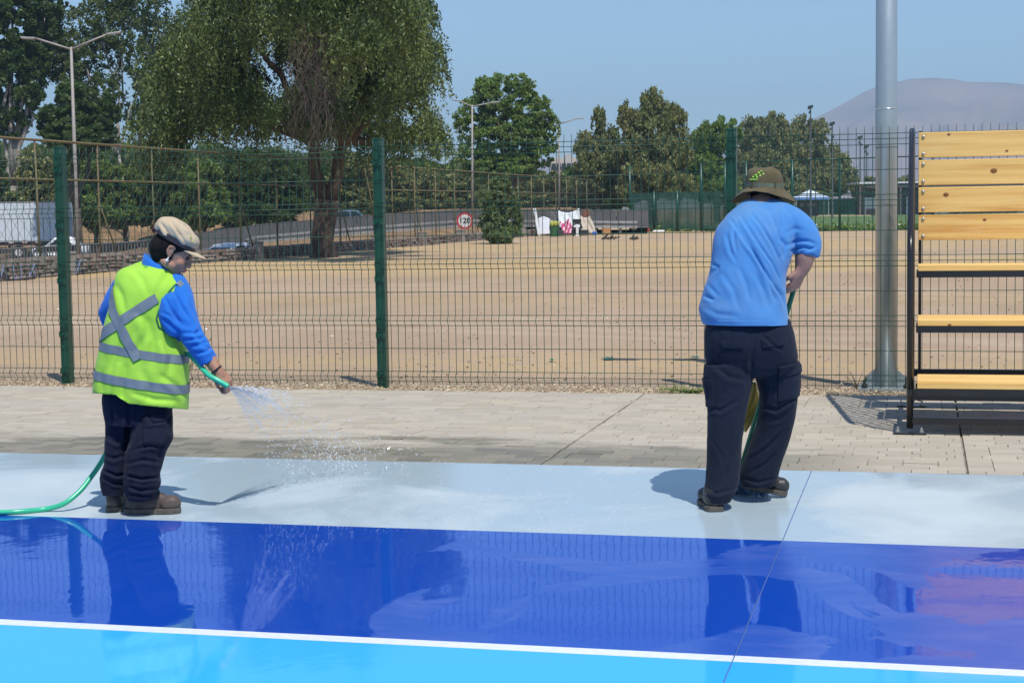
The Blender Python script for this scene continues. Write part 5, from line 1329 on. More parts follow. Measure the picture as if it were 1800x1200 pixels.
    sculpt(me, [([(296, 384), (310, 402), (326, 428)], 2.3, .009), ([(283, 392), (292, 408), (300, 422)], 2.2, .007), ([(318, 388), (334, 408), (340, 424)], 2.2, .005), ([(284, 392), (298, 412), (312, 430)], 3.0, .004), ([(312, 386), (318, 394)], 2.5, .003), ([(325, 398), (341, 410)], 2.5, .003)], [((22, 22, 22), .005), ((9, 9, 9), .006)])
    cap = offset_mesh(me, root, 'cap', m_khaki, root, thick=.003)
    mb = MB(); ring = []
    for k in range(33):
        a = 2 * math.pi * k / 32; ring.append(Pc(-.005 + .107 * math.cos(a), .084 * math.sin(a), .052))
    for k in range(32):
        if 7 < k < 25 and False: continue
        a0, a1 = ring[k], ring[k + 1]; o_ = (a0 + a1) / 2 - Pc(-.005, 0, .052); o_ /= np.linalg.norm(o_)
        mb.prism([a0 - CA[2] * .013, a1 - CA[2] * .013, a1 + CA[2] * .013, a0 + CA[2] * .013], o_ * .004)
    part('cap_band', mb, pm('dark_band', (.012, .015, .03), (.05, .03, .025), 14, .5), cap)
    # visor: curved plate
    mb = MB(); V = []; nu, nv = 13, 6
    for t_ in (0, .003):
        for j in range(nv + 1):
            for i in range(nu + 1):
                u = -1 + 2 * i / nu; v = j / nv; w_ = .074 * (1 - .10 * v) 
                b = u * w_; a0 = .112 * math.sqrt(max(0, 1 - (u * .80) ** 2)); ext = .068 * math.sqrt(max(0, 1 - u * u)) + .004
                V.append(Pc(a0 - .006 + ext * v, b, .046 - .014 * u * u - .004 * v * v - t_))
    n = (nu + 1) * (nv + 1); q = [(j * (nu + 1) + i, j * (nu + 1) + i + 1, (j + 1) * (nu + 1) + i + 1, (j + 1) * (nu + 1) + i) for j in range(nv) for i in range(nu)]
    mb.add(V, q + [tuple(k + n for k in f[::-1]) for f in q]); part('visor', mb, m_khaki, cap, True)
    mb = MB()
    for a, b, z in ((.062, -.062, .100), (.072, -.058, .092), (.055, -.066, .110)): mb.ellipsoid(Pc(a + .004, b - .008, z - .004), (.005, .004, .006), ax=CA, nu=8, nv=6)
    part('embroidery', mb, pm('emblem_yellow', (.8, .65, .05), (.15, .4, .1), 60, .6), cap)
    # --- sweatshirt: torso, sleeves
    mb = MB()
    rowloft(mb, [(468, 244, 290, 0, .07), (481, 218, 305, 0, .10), (500, 207, 326, 0, .115), (540, 200, 330, -.005, .125), (600, 190, 322, 0, .13), (650, 186, 318, 0, .13), (678, 190, 306, 0, .12)], D)
    limb(mb, [(306, 498, -.02, .062), (314, 522, -.06, .073), (322, 553, -.085, .067), (338, 590, -.10, .060), (352, 612, -.105, .054), (365, 631, -.11, .047)], D)
    limb(mb, [(298, 528, -.115, .046), (296, 555, -.122, .050), (306, 576, -.118, .046)], D)
    limb(mb, [(215, 505, .02, .06), (199, 535, .05, .056), (193, 556, .10, .052), (215, 600, .2, .045), (232, 632, .25, .04)], D)
    me = remesh(mb, .0065, 3)
    sculpt(me, [([(352, 575), (346, 590), (356, 602), (370, 600)], 3.5, .007), ([(336, 608), (352, 606), (368, 612)], 3.0, .006), ([(345, 622), (362, 618), (374, 610)], 2.5, .006), ([(296, 540), (310, 560), (330, 575)], 4, .006), ([(314, 520), (322, 545), (326, 570)], 4, .005), ([(286, 560), (300, 572), (318, 590)], 3.5, .005), ([(330, 530), (345, 560), (352, 580)], 3, .005), ([(288, 520), (302, 545), (320, 575)], 2.6, .007), ([(302, 505), (314, 530), (332, 560)], 2.6, .006), ([(284, 548), (300, 556), (312, 572)], 2.4, .006), ([(322, 585), (342, 586), (362, 578)], 2.6, .006), ([(318, 598), (340, 597), (366, 592)], 2.4, .005)], [((14, 14, 9), .005), ((34, 34, 22), .0025)])
    me2 = clip(me, [(at(370, 634.5, D - .1), (R0 * .5 - np.array([0, 0, .86])))])
    sw = offset_mesh(me2, root, 'sweatshirt', m_blue, root)
    mb = MB(); limb(mb, [(360, 622, -.108, .043), (366, 631, -.11, .039), (368.5, 636, -.11, .036)], D, 20, 4); me = remesh(mb, .005, 2); me = clip(me, [(at(368, 636, D - .1), (R0 * .5 - np.array([0, 0, .86])))]); offset_mesh(me, root, 'cuff', m_collar, sw)
    # collar
    mb = MB(); V = []; cc = at(281, 470, D + .0); n = 24
    for r, z, tilt in ((.086, -.025, .0), (.080, .005, .3), (.072, .026, .3), (.067, .024, .3), (.076, -.02, 0)):
        for k in range(n):
            a = 2 * math.pi * k / n; V.append(cc + R0 * (math.cos(a) * r * 1.05) + F0 * math.sin(a) * r + np.array([0, 0, z - .048 * math.cos(a) - .0 * tilt]))
    mb.add(V, [(j * n + k, j * n + (k + 1) % n, (j + 1) * n + (k + 1) % n, (j + 1) * n + k) for j in range(4) for k in range(n)]); part('collar', mb, m_blue, sw, True)
    # --- safety vest
    mb = MB()
    rowloft(mb, [(458, 246, 272, .03, .03), (465, 230, 286, .01, .075), (475, 209, 300, 0, .105), (489, 203, 315, -.005, .125), (505, 200.5, 330, -.01, .138), (530, 195, 326, -.01, .148), (560, 188, 312, -.01, .155), (590, 183, 314, -.005, .158), (620, 176, 326, 0, .162), (650, 170, 331, 0, .166), (680, 166.5, 331, 0, .168), (700, 167, 330, 0, .168), (722, 170, 328, 0, .166)], D, p=2.5)
    me = remesh(mb, .0065, 3)
    sculpt(me, [([(203, 498), (214, 520), (220, 548)], 5, .007), ([(240, 545), (262, 570), (270, 600), (268, 640)], 7, .008), ([(262, 540), (256, 590), (240, 620)], 6, .006), ([(210, 560), (206, 610), (196, 650)], 6, .007), ([(290, 596), (300, 625), (296, 660)], 6, .009), ([(222, 640), (216, 670), (214, 700)], 6, .010), ([(252, 650), (262, 680), (258, 715)], 7, .007), ([(180, 650), (178, 690)], 5, .006), ([(285, 660), (312, 680), (324, 700)], 5, .008), ([(232, 470), (250, 490), (262, 520)], 5, .004), ([(296, 480), (282, 500), (270, 530)], 5, .004), ([(232, 690), (270, 702), (312, 704)], 4, .006)], [((8, 8, 5), .008), ((22, 22, 12), .004)])
    V = get_v(me); px, py = topx(V)
    hem = [(150, 688), (167, 691), (205, 694), (214, 701), (226, 709), (270, 714), (327, 719), (345, 719)]
    hy = np.interp(px, [h[0] for h in hem], [h[1] for h in hem])
    # gather everything under the hem line up to it, then cut
    zshift = (py - hy) / F_PX * D
    V[:, 2] += np.where(zshift > -.0, zshift * 1.0, 0); set_v(me, V)
    bm = bmesh.new(); bm.from_mesh(me); bm.faces.ensure_lookup_table()
    low = [f for f in bm.faces if f.normal.z < -.75 and f.calc_center_median().z < at(250, 680, D)[2]]
    bmesh.ops.delete(bm, geom=low, context='FACES'); bm.to_mesh(me); bm.free()
    vest_me = me.copy()
    vest = offset_mesh(me, root, 'safety_vest', m_vis, root, thick=.002)
    # tapes: strips of the same surface, standing proud of it
    npush = [.003]
    def tape(a, b, wpx, ends=True, back=True):
        a = np.array(a, float); b = np.array(b, float); d = (b - a) / np.linalg.norm(b - a); n = np.array([-d[1], d[0]])
        def pl(p, nn):    # plane through the image point p containing the depth axis; nn image normal
            return (at(p[0], p[1], D), R0 * nn[0] - np.array([0, 0, 1.]) * nn[1])
        pls = [pl(a + n * wpx / 2, n), pl(a - n * wpx / 2, -n)]
        if ends: pls += [pl(a, -d), pl(b, d)]
        if back: pls += [(at(a[0], a[1], D), F0)]
        m2 = clip(vest_me, pls)
        if len(m2.polygons): npush[0] += .0016; offset_mesh(m2, root, 'reflective_tape', m_tape, vest, push=npush[0])
    tape((170, 603), (336, 634), 15, False, False)
    tape((160, 653), (336, 686), 15.5, False, False)
    tape((176, 594), (288, 523), 17); tape((199, 500), (215, 556), 14); tape((209, 540), (254, 628), 16)
    tape((318, 496), (330, 508), 7, True, True)
    # manufacturer's little green tag
    m2 = clip(vest_me, [(at(259, 456, D), R0 * -.8 + np.array([0, 0, .6])), (at(270, 463, D), R0 * .8 - np.array([0, 0, .6])), (at(262, 458, D), R0 * .5 + np.array([0, 0, .86])), (at(256, 467, D), -R0 * .5 - np.array([0, 0, .86])), (at(262, 462, D), F0)])
    if len(m2.polygons): offset_mesh(m2, root, 'label_tag', pm('tag_green', (.12, .42, .05), scale=9), vest, push=.003)
    # dark green piping round the armhole
    bvhV = get_v(vest_me); bpx, bpy_ = topx(bvhV); fr = ((bvhV - EYE) @ F0) < D
    pts = []
    for q in [(333, 512), (322, 501), (308, 500), (297, 512), (289, 530), (279, 546), (275, 560), (279, 574), (292, 585), (303, 592), (320, 600)]:
        k = np.argmin((bpx - q[0]) ** 2 + (bpy_ - q[1]) ** 2 + np.where(fr, 0, 1e5)); dq = (bvhV[k] - EYE) @ FW; pts.append(at(q[0], q[1], dq - .006))
    mb = MB(); mb.tube(pts, .0042, 6); part('armhole_piping', mb, pm('piping_green', (.03, .20, .10), scale=9), vest, True)
    # --- trousers
    mb = MB()
    rowloft(mb, [(684, 184, 300, 0, .12), (705, 182, 300, 0, .125), (730, 184, 301, 0, .12), (745, 187, 300, 0, .115)], D)
    rowloft(mb, [(715, 184, 240, .0, .095), (750, 187, 238, .03, .09), (780, 185, 232, .03, .085), (812, 184, 228, .03, .078), (828, 178, 226, .03, .08), (845, 176, 222, .03, .078), (862, 180, 219, .03, .07), (869, 182, 217, .03, .068)], D, n=3)
    rowloft(mb, [(715, 236, 301, -.01, .10), (750, 232, 302, -.03, .10), (770, 228, 303, -.04, .10), (790, 222, 292, -.05, .092), (812, 221, 284, -.06, .084), (835, 220, 280, -.06, .084), (848, 219, 282, -.065, .086), (862, 223, 277, -.065, .078), (878, 228, 271, -.06, .07)], D, n=3)
    me = remesh(mb, .0052, 2)
    sculpt(me, [([(190, 770), (205, 778), (216, 768)], 4, .009), ([(184, 800), (200, 806), (218, 800)], 4, .008), ([(182, 826), (205, 836), (220, 834)], 3.5, .013), ([(180, 840), (200, 850), (218, 852)], 3.5, .009),
                ([(238, 790), (262, 782), (292, 786)], 4, .010), ([(226, 815), (250, 808), (280, 812)], 4, .009), ([(224, 836), (250, 842), (280, 838)], 3.5, .015), ([(226, 856), (250, 862), (276, 858)], 3.5, .012), ([(228, 868), (250, 872), (270, 868)], 3, .008),
                ([(258, 725), (268, 745), (290, 742), (300, 730)], 3.5, .010), ([(262, 700), (256, 720), (250, 760), (240, 790)], 5, .008), ([(228, 700), (226, 740), (222, 790)], 5, .012), ([(296, 770), (280, 790), (276, 812)], 5, .008), ([(200, 716), (196, 750)], 4, .006)], [((9, 9, 9), .007), ((24, 24, 20), .0045), ((55, 55, 40), .002)], wk=.75, dk=.8)
    src = me.copy(); tr = offset_mesh(me, root, 'trousers', m_navy, root)
    # cargo pockets
    cloth_patch(src, [(262, 744), (298, 740), (298, 772), (266, 778)], D, 'cargo_pocket', m_navy, tr, root, .001, .007)
    cloth_patch(src, [(258, 728), (298, 724), (298, 742), (260, 746)], D, 'pocket_flap', m_navy, tr, root, .001, .010)
    # --- boots
    boot('boot', ground(222, 902), ground(318, 901), m_boot, root, .10, .10)
    boot('boot', ground(199, 901) + F0 * .01, ground(199, 901) + F0 * .27 - R0 * .02, m_boot, root, .06, .11, False)
    return root, wr
W_ROOT, W_WRIST = build_woman()

def build_man():
    D = 8.30; root = thing('person', ground(1300, 888), 'person in light blue shirt, navy cargo trousers and olive bucket hat bending over a broom', 'person')
    m_skin = skin_mat('tan_skin', (.36, .20, .15), (.30, .16, .12))
    hc = at(1346, 345, D + .16); X, Y, Z = head_axes(F0 * .80 + R0 * .38 - np.array([0, 0, .45]), np.array([0, 0, 1.]) + F0 * .45 + R0 * .12)
    mb = MB(); P, A = head(mb, hc, X, Z, 1.0)
    for b in (-1, 1): ear(mb, P, A, b)
    mb.tube([P(-.03, 0, -.03), at(1338, 368, D + .06), at(1332, 400, D)], [.062, .066, .08], 18)
    limb(mb, [(1420, 425, .0, .05), (1415, 450, -.01, .050), (1412, 466, -.01, .043), (1408, 477, -.01, .034), (1405, 482, -.01, .031)], D)
    wr = at(1407, 476, D - .01)
    hand(mb, wr, (-R0 * .30 - np.array([0, 0, .80]) + F0 * .12), (R0 * .72 - F0 * .62 - np.array([0, 0, .2])), 1.08, (1.2, 1.25, 1.3, 1.35), .8, side=-1)
    limb(mb, [(1285, 420, .16, .045), (1300, 470, .30, .042), (1330, 500, .34, .034)], D)
    hand(mb, at(1334, 503, D + .34), R0 * .6 + F0 * .1 - np.array([0, 0, .5]), F0 * .2 - R0 * .3 + np.array([0, 0, .6]), .95, (1.2, 1.25, 1.3, 1.35), .6)
    limb(mb, [(1288, 610, -.01, .08), (1280, 700, -.04, .065), (1272, 790, -.06, .05), (1262, 866, -.08, .036)], D); limb(mb, [(1358, 610, 0, .08), (1367, 700, .04, .06), (1350, 780, .08, .05), (1334, 846, .13, .034)], D)
    limb(mb, [(1330, 420, .02, .12), (1315, 500, 0, .13), (1312, 590, 0, .13)], D)
    me = remesh(mb, .0060, 2); body = offset_mesh(me, root, 'body', m_skin, root)
    for b in (-1, 1):
        mb = MB(); mb.ellipsoid(P(.083, b * .030, .012), (.0115,) * 3, nu=12, nv=8); part('eye', mb, m_eye, body, True)
    mb = MB(); mb.tube([P(.0, -.080, .012), P(.05, -.078, .018), P(.100, -.055, .014), P(.112, -.03, .010), P(.114, 0, .014), P(.112, .03, .010), P(.100, .055, .014), P(.0, .080, .012)], .0028, 6)
    for b in (-1, 1): mb.ellipsoid(P(.108, b * .033, .004), (.004, .026, .018), ax=A, nu=14, nv=8)
    part('sunglasses', mb, m_black, root, True)
    mb = MB(); E = lambda a, b, z, r: mb.ellipsoid(P(a, b, z), r, ax=A, nu=22, nv=14)
    E(-.022, 0, .030, (.092, .078, .084)); E(-.065, 0, -.015, (.045, .064, .056)); E(-.062, 0, -.062, (.042, .060, .048)); E(-.066, 0, -.095, (.030, .05, .03)); E(.0, 0, .055, (.08, .077, .055))
    me = remesh(mb, .006, 2); sculpt(me, noise=[((50, 50, 30), .003)]); offset_mesh(me, root, 'hair', m_hair, root)
    # --- bucket hat, wide drooping brim
    n = 48; cx, cy = 1345.0, 335.0; mb = MB(); V = []
    HA = head_axes(F0 * .93 + R0 * .30, np.array([0, 0, 1.]) + F0 * .20 + R0 * .10)
    hb = at(1343, 333, D + .15)
    prof = [(.0, .108), (.045, .107), (.078, .100), (.092, .086), (.099, .062), (.104, .030), (.106, .002)]
    V += [hb + HA[2] * .106]
    rings = []
    for r, z in prof[1:]:
        rings.append([hb + (HA[0] * math.cos(a) * 1.02 + HA[1] * math.sin(a) * .90) * r + HA[2] * (z - .012 * (abs(math.sin(a)) < .5) * 0 + .004 * math.sin(3 * a + r * 40)) for a in np.linspace(0, 2 * math.pi, n, endpoint=False)])
    for k, (r, z) in enumerate(((.124, -.010), (.142, -.019), (.160, -.030), (.174, -.045))):
        f = (k + 1) / 4
        ring = []
        for a in np.linspace(0, 2 * math.pi, n, endpoint=False):
            p = hb + (HA[0] * math.cos(a) + HA[1] * math.sin(a) * .92) * r + HA[2] * z
            sdw = abs(math.sin(a)) ; back = max(0, -math.cos(a))
            p = p + HA[2] * (-.024 * f * sdw ** 2 + .034 * f * back ** 2 + .006 * f * math.sin(3 * a + .6)); ring.append(p)
        rings.append(ring)
    allv = [V[0]] + [p for r_ in rings for p in r_]
    fs = [(0, 1 + k, 1 + (k + 1) % n) for k in range(n)] + [(1 + j * n + k, 1 + (j + 1) * n + k, 1 + (j + 1) * n + (k + 1) % n, 1 + j * n + (k + 1) % n) for j in range(len(rings) - 1) for k in range(n)]
    mb.add(allv, fs); me = mb.mesh('hat'); 
    o = bpy.data.objects.new('x', me); sub = o.modifiers.new('s', 'SUBSURF'); sub.levels = 2; COL.objects.link(o); dg = bpy.context.evaluated_depsgraph_get(); dg.update(); me2 = bpy.data.meshes.new_from_object(o.evaluated_get(dg)); bpy.data.objects.remove(o)
    sculpt(me2, noise=[((18, 18, 18), .004), ((45, 45, 45), .0015)]); hat = offset_mesh(me2, root, 'bucket_hat', m_olivehat, root, thick=.0035)
    mb = MB(); 
    for k in range(n):
        a0, a1 = 2 * math.pi * k / n, 2 * math.pi * (k + 1) / n
        q = [hb + (HA[0] * math.cos(a) * 1.02 + HA[1] * math.sin(a) * .90) * .1085 + HA[2] * z for a, z in ((a0, .004), (a1, .004), (a1, .032), (a0, .032))]; o_ = (q[0] + q[1]) / 2 - hb; o_[2] = 0; o_ /= np.linalg.norm(o_); mb.prism(q, o_ * .003)
    part('hat_band', mb, pm('hat_band_green', (.15, .17, .12), (.10, .12, .08), 30, .8), hat)
    for ang in (2.7, 3.9, 5.2, .4, 1.6):
        q = hb + (HA[0] * math.cos(ang) * 1.02 + HA[1] * math.sin(ang) * .90) * .112 + HA[2] * .018; mb = MB(); t_ = -HA[0] * math.sin(ang) + HA[1] * math.cos(ang); o_ = HA[0] * math.cos(ang) + HA[1] * math.sin(ang); mb.box(q, (.012, .005, .034), ax=[t_, o_, HA[2]]); part('band_loop', mb, m_olivehat, hat)
    mb = MB()
    for qx, qy, rr in [(1319 + 2.2 * i_, 315.5 + .5 * (i_ % 2), .0042) for i_ in range(13)] + [(1324, 311, .006), (1329, 308, .007), (1334, 304, .007), (1338, 301, .005), (1337, 309, .008), (1342, 306, .006), (1345, 311, .006), (1331, 312, .007), (1341, 313, .005)]:
        q = at(qx, qy, D + .150 - .103 * math.sqrt(max(.1, 1 - ((qx - 1343) / 36) ** 2))); mb.ellipsoid(q, (rr, .003, rr * .75), ax=[R0, F0, np.array([0, 0, 1.])], nu=8, nv=6)
    part('embroidery', mb, pm('emblem_lime', (.22, .75, .06), (.5, .55, .05), 50, .6), hat)
    # --- shirt
    mb = MB()
    rowloft(mb, [(350, 1312, 1372, .09, .05), (358, 1300, 1386, .08, .085), (370, 1287, 1398, .07, .115), (385, 1273, 1402, .05, .135), (402, 1260, 1400, .035, .150), (422, 1254, 1396, .02, .158), (442, 1252, 1393, .01, .16), (462, 1250, 1388, 0, .16), (482, 1247, 1382, -.005, .16), (502, 1241, 1380, -.01, .16), (522, 1236, 1380, -.015, .16), (542, 1231, 1382, -.02, .165), (556, 1234, 1384, -.02, .168), (570, 1239, 1387, -.02, .166), (580, 1240, 1388, -.02, .164)], D, p=2.35)
    limb(mb, [(1378, 378, .04, .065), (1398, 394, .02, .076), (1412, 412, .01, .078), (1419, 430, .005, .074), (1417, 450, .0, .064)], D, ends=(0,))
    limb(mb, [(1296, 392, .10, .07), (1284, 420, .17, .068), (1288, 448, .26, .06)], D)
    me = remesh(mb, .0065, 3)
    sculpt(me, [([(1284, 386), (1296, 402), (1310, 425), (1330, 452), (1352, 490), (1372, 520)], 2.5, .0085), ([(1302, 380), (1316, 402), (1334, 430), (1356, 462), (1370, 492)], 2.4, .0075), ([(1292, 398), (1290, 420), (1296, 450)], 2.4, .006), ([(1278, 412), (1284, 440), (1294, 458)], 3.2, .006),
                ([(1350, 368), (1362, 392), (1372, 424), (1374, 450)], 3.2, .006), ([(1340, 400), (1358, 432), (1372, 462)], 2.3, .006), ([(1296, 392), (1320, 432), (1344, 480), (1362, 530)], 2.6, .006), ([(1318, 374), (1338, 398), (1360, 432)], 2.3, .005), ([(1270, 480), (1290, 510), (1300, 545)], 4, .004), ([(1246, 500), (1262, 520)], 3, .004), ([(1300, 470), (1312, 500), (1318, 530)], 4, .005), ([(1326, 478), (1342, 510), (1350, 540)], 4, .005), ([(1250, 462), (1262, 470), (1254, 480)], 3, .006), ([(1362, 502), (1372, 518), (1380, 540)], 3.2, .008), ([(1240, 520), (1256, 528)], 3, .006), ([(1238, 540), (1262, 552), (1300, 556)], 4, .004),
                ([(1368, 366), (1372, 400), (1370, 420)], 2.6, .007), ([(1372, 420), (1380, 430), (1377, 452)], 3.5, .010), ([(1384, 432), (1400, 424), (1420, 424), (1436, 430)], 3, .007), ([(1390, 442), (1410, 434), (1434, 438)], 2.8, .007), ([(1382, 410), (1396, 402), (1412, 404)], 3.5, .004), ([(1404, 444), (1420, 440), (1437, 432)], 2.2, .005)],
           [((7, 7, 5), .007), ((20, 20, 14), .003)])
    hz = np.array(at(1310, 568.5, D)); me = clip(me, [(hz, (-R0 * .02 - np.array([0, 0, 1.])))])
    me = clip(me, [(at(1416, 449, D), R0 * .0 - np.array([0, 0, 1.]) * 1.0)]) if False else me
    ssrc = me.copy(); sh = offset_mesh(me, root, 'shirt', m_sky, root, thick=.002)
    cloth_patch(ssrc, [(1228, 559), (1392, 561), (1392, 575), (1228, 575)], D, 'hem', m_sky, sh, root, .0025, .001)
    cloth_patch(ssrc, [(1394, 440), (1440, 436), (1440, 452), (1394, 454)], D, 'sleeve_hem', m_sky, sh, root, .0025, .001)
    mb = MB(); n = 24; V = []; cc = at(1343, 357, D + .10)
    for r, z in ((.090, -.028), (.088, .0), (.078, .020), (.073, .018), (.082, -.02)):
        for k in range(n):
            a = 2 * math.pi * k / n; V.append(cc + R0 * math.cos(a) * r * 1.15 + F0 * math.sin(a) * r * .9 + np.array([0, 0, z - .0 * math.cos(a)]))
    mb.add(V, [(j * n + k, j * n + (k + 1) % n, (j + 1) * n + (k + 1) % n, (j + 1) * n + k) for j in range(4) for k in range(n)]); part('collar', mb, m_collar, sh, True)
    # --- trousers
    mb = MB()
    rowloft(mb, [(560, 1242, 1386, -.02, .145), (585, 1238, 1395, -.02, .155), (610, 1238, 1400, -.015, .16), (632, 1240, 1402, 0, .155), (650, 1254, 1392, 0, .13), (664, 1290, 1358, 0, .07)], D, p=2.5)
    rowloft(mb, [(640, 1238, 1324, -.02, .12), (665, 1237, 1324, -.03, .118), (700, 1242, 1318, -.04, .110), (740, 1243, 1309, -.05, .10), (780, 1242, 1303, -.06, .092), (820, 1242, 1301, -.07, .086), (850, 1240, 1297, -.08, .082), (868, 1238, 1290, -.09, .078), (881, 1240, 1283, -.09, .072)], D, p=2.4)
    rowloft(mb, [(640, 1322, 1404, .02, .12), (668, 1328, 1406, .03, .118), (700, 1334, 1402, .04, .110), (740, 1332, 1396, .06, .10), (775, 1320, 1387, .08, .094), (805, 1310, 1376, .10, .088), (832, 1303, 1368, .12, .084), (852, 1304, 1362, .13, .078)], D, p=2.4)
    me = remesh(mb, .0052, 2)
    sculpt(me, [([(1244, 716), (1266, 722), (1296, 704)], 3.4, .006), ([(1306, 735), (1290, 785), (1268, 850)], 3.0, .006), ([(1318, 682), (1306, 720), (1290, 752)], 3.2, .006), ([(1242, 862), (1262, 867), (1290, 858)], 3.0, .006), ([(1248, 770), (1268, 800), (1280, 840)], 3.2, .003),
                ([(1342, 716), (1364, 722), (1398, 700)], 3.2, .008), ([(1350, 742), (1372, 738), (1394, 716)], 3, .004), ([(1384, 752), (1352, 784), (1318, 808)], 3.2, .006), ([(1376, 784), (1350, 812), (1316, 832)], 3.0, .005), ([(1308, 840), (1332, 847), (1362, 840)], 2.8, .006), ([(1336, 700), (1332, 730), (1322, 760)], 3, .004),
                ([(1328, 600), (1320, 634), (1322, 664)], 3.4, .007), ([(1338, 588), (1358, 606), (1376, 616)], 2.6, .005), ([(1252, 640), (1282, 662), (1312, 668)], 4, .005), ([(1240, 664), (1247, 690), (1244, 708)], 3, .005), ([(1262, 575), (1264, 600), (1258, 630)], 4, .003)],
           [((5, 5, 4), .008), ((18, 18, 12), .0022), ((60, 60, 45), .0010)])
    src = me.copy(); tr = offset_mesh(me, root, 'trousers', m_navy2, root)
    cloth_patch(src, [(1364, 652), (1403, 646), (1406, 694), (1364, 702)], D, 'cargo_pocket', m_navy2, tr, root, .001, .007)
    cloth_patch(src, [(1362, 640), (1404, 634), (1405, 652), (1362, 660)], D, 'pocket_flap', m_navy2, tr, root, .001, .011)
    cloth_patch(src, [(1236, 664), (1250, 664), (1250, 712), (1236, 712)], D, 'cargo_pocket', m_navy2, tr, root, .001, .006)
    cloth_patch(src, [(1330, 594), (1366, 589), (1368, 602), (1331, 607)], D, 'pocket_flap', m_navy2, tr, root, .001, .005)
    cloth_patch(src, [(1262, 596), (1298, 597), (1298, 608), (1262, 607)], D, 'pocket_flap', m_navy2, tr, root, .001, .005)
    # --- boots
    boot('boot', ground(1259, 901) + F0 * .02, ground(1259, 901) + F0 * .29 - R0 * .015, m_bootblk, root, .055, .115, False)
    h_ = at(1303, 856, D + .26); t_ = ground(1383, 873); t_[2] += .004
    boot('boot', h_, t_, m_bootblk, root, .08, .10)
    return root, wr
M_ROOT, M_WRIST = build_man()

# ================================================================== HOSE, BROOM, WATER
def build_hose():
    D = 8.36
    pts = [ground(-260, 900), ground(-120, 907), ground(0, 905), ground(40, 903), ground(80, 899), at(112, 885, 8.45), at(140, 863, 8.5), at(160, 838, 8.56), at(176, 815, 8.62), at(190, 790, 8.66), at(214, 750, 8.66), at(250, 706, 8.62), at(292, 668, 8.50), at(318, 632, 8.40), at(330, 622, 8.34), at(344, 634, 8.28), at(356, 648, 8.24), at(368, 660, 8.21), at(382, 668, 8.20), at(396, 676, 8.20), at(401, 679, 8.20)]
    for i in range(5): pts[i][2] = .014
    R = catmull([tuple(p) for p in pts], 6); mb = MB(); mb.tube(R, .0135, 12)
    return solo('garden_hose', mb, m_hose, 'bright green garden hose looping from the left edge up into the hand spraying water', 'hose', smooth=True)
build_hose()
def build_broom():
    D = 8.30
    b = at(1296, 862, 8.62); b[2] = .075; a = at(1398, 500, 8.36); d = (a - b); L = np.linalg.norm(d); d /= L; top = a + d * .12
    root = thing('push_broom', [b[0], b[1], 0], 'push broom with green handle held behind the legs of the bending person', 'broom')
    mb = MB(); mb.tube([b, b + d * L * .5, top], .0125, 12); part('handle', mb, pm('handle_green', (.02, .20, .10), (.015, .14, .07), 6, .4), root, True)
    A3 = [R0 * .85 - F0 * .5, F0 * .85 + R0 * .5, np.array([0, 0, 1.])]
    mb = MB(); mb.box(b - [0, 0, .0], (.34, .06, .035), ax=A3); part('head', mb, pm('broom_block', (.05, .12, .25), scale=9), root, bevel=.006)
    mb = MB()
    for i in range(420):
        q = b + A3[0] * rnd.uniform(-.165, .165) + A3[1] * rnd.uniform(-.026, .026); mb.tube([q - [0, 0, .015], q + A3[1] * rnd.gauss(0, .012) + A3[0] * rnd.gauss(0, .01) - [0, 0, .072]], .0014, 3, False)
    part('bristles', mb, pm('bristle_blue', (.04, .12, .25), scale=30, rough=.6), root, kind='stuff')
    # mustard cloth caught behind the legs
    mb = MB(); rows = [(672, 1319, 1329), (690, 1316, 1333), (710, 1312, 1336), (728, 1308, 1334), (745, 1306, 1322), (758, 1308, 1312)]
    R = catmull([(y, xl, xr) for y, xl, xr in rows], 4); n = 14; V = []
    for y, xl, xr in R:
        for k in range(n):
            a_ = 2 * math.pi * k / n; hw = (xr - xl) / 2 * 8.62 / F_PX; V.append(at((xl + xr) / 2, y, 8.62) + R0 * math.cos(a_) * hw + F0 * math.sin(a_) * (.025 + .012 * math.sin(3 * a_ + y * .1)))
    mb.add(V, [(j * n + k, j * n + (k + 1) % n, (j + 1) * n + (k + 1) % n, (j + 1) * n + k) for j in range(len(R) - 1) for k in range(n)] + [tuple(range(n))[::-1], tuple((len(R) - 1) * n + k for k in range(n))])
    solo('mustard_cloth', mb, cloth_mat('mustard_satin', (.42, .27, .04), (.30, .18, .025), rough=.45), 'mustard yellow cloth hanging between the legs of the bending person', 'cloth', smooth=True)
build_broom()
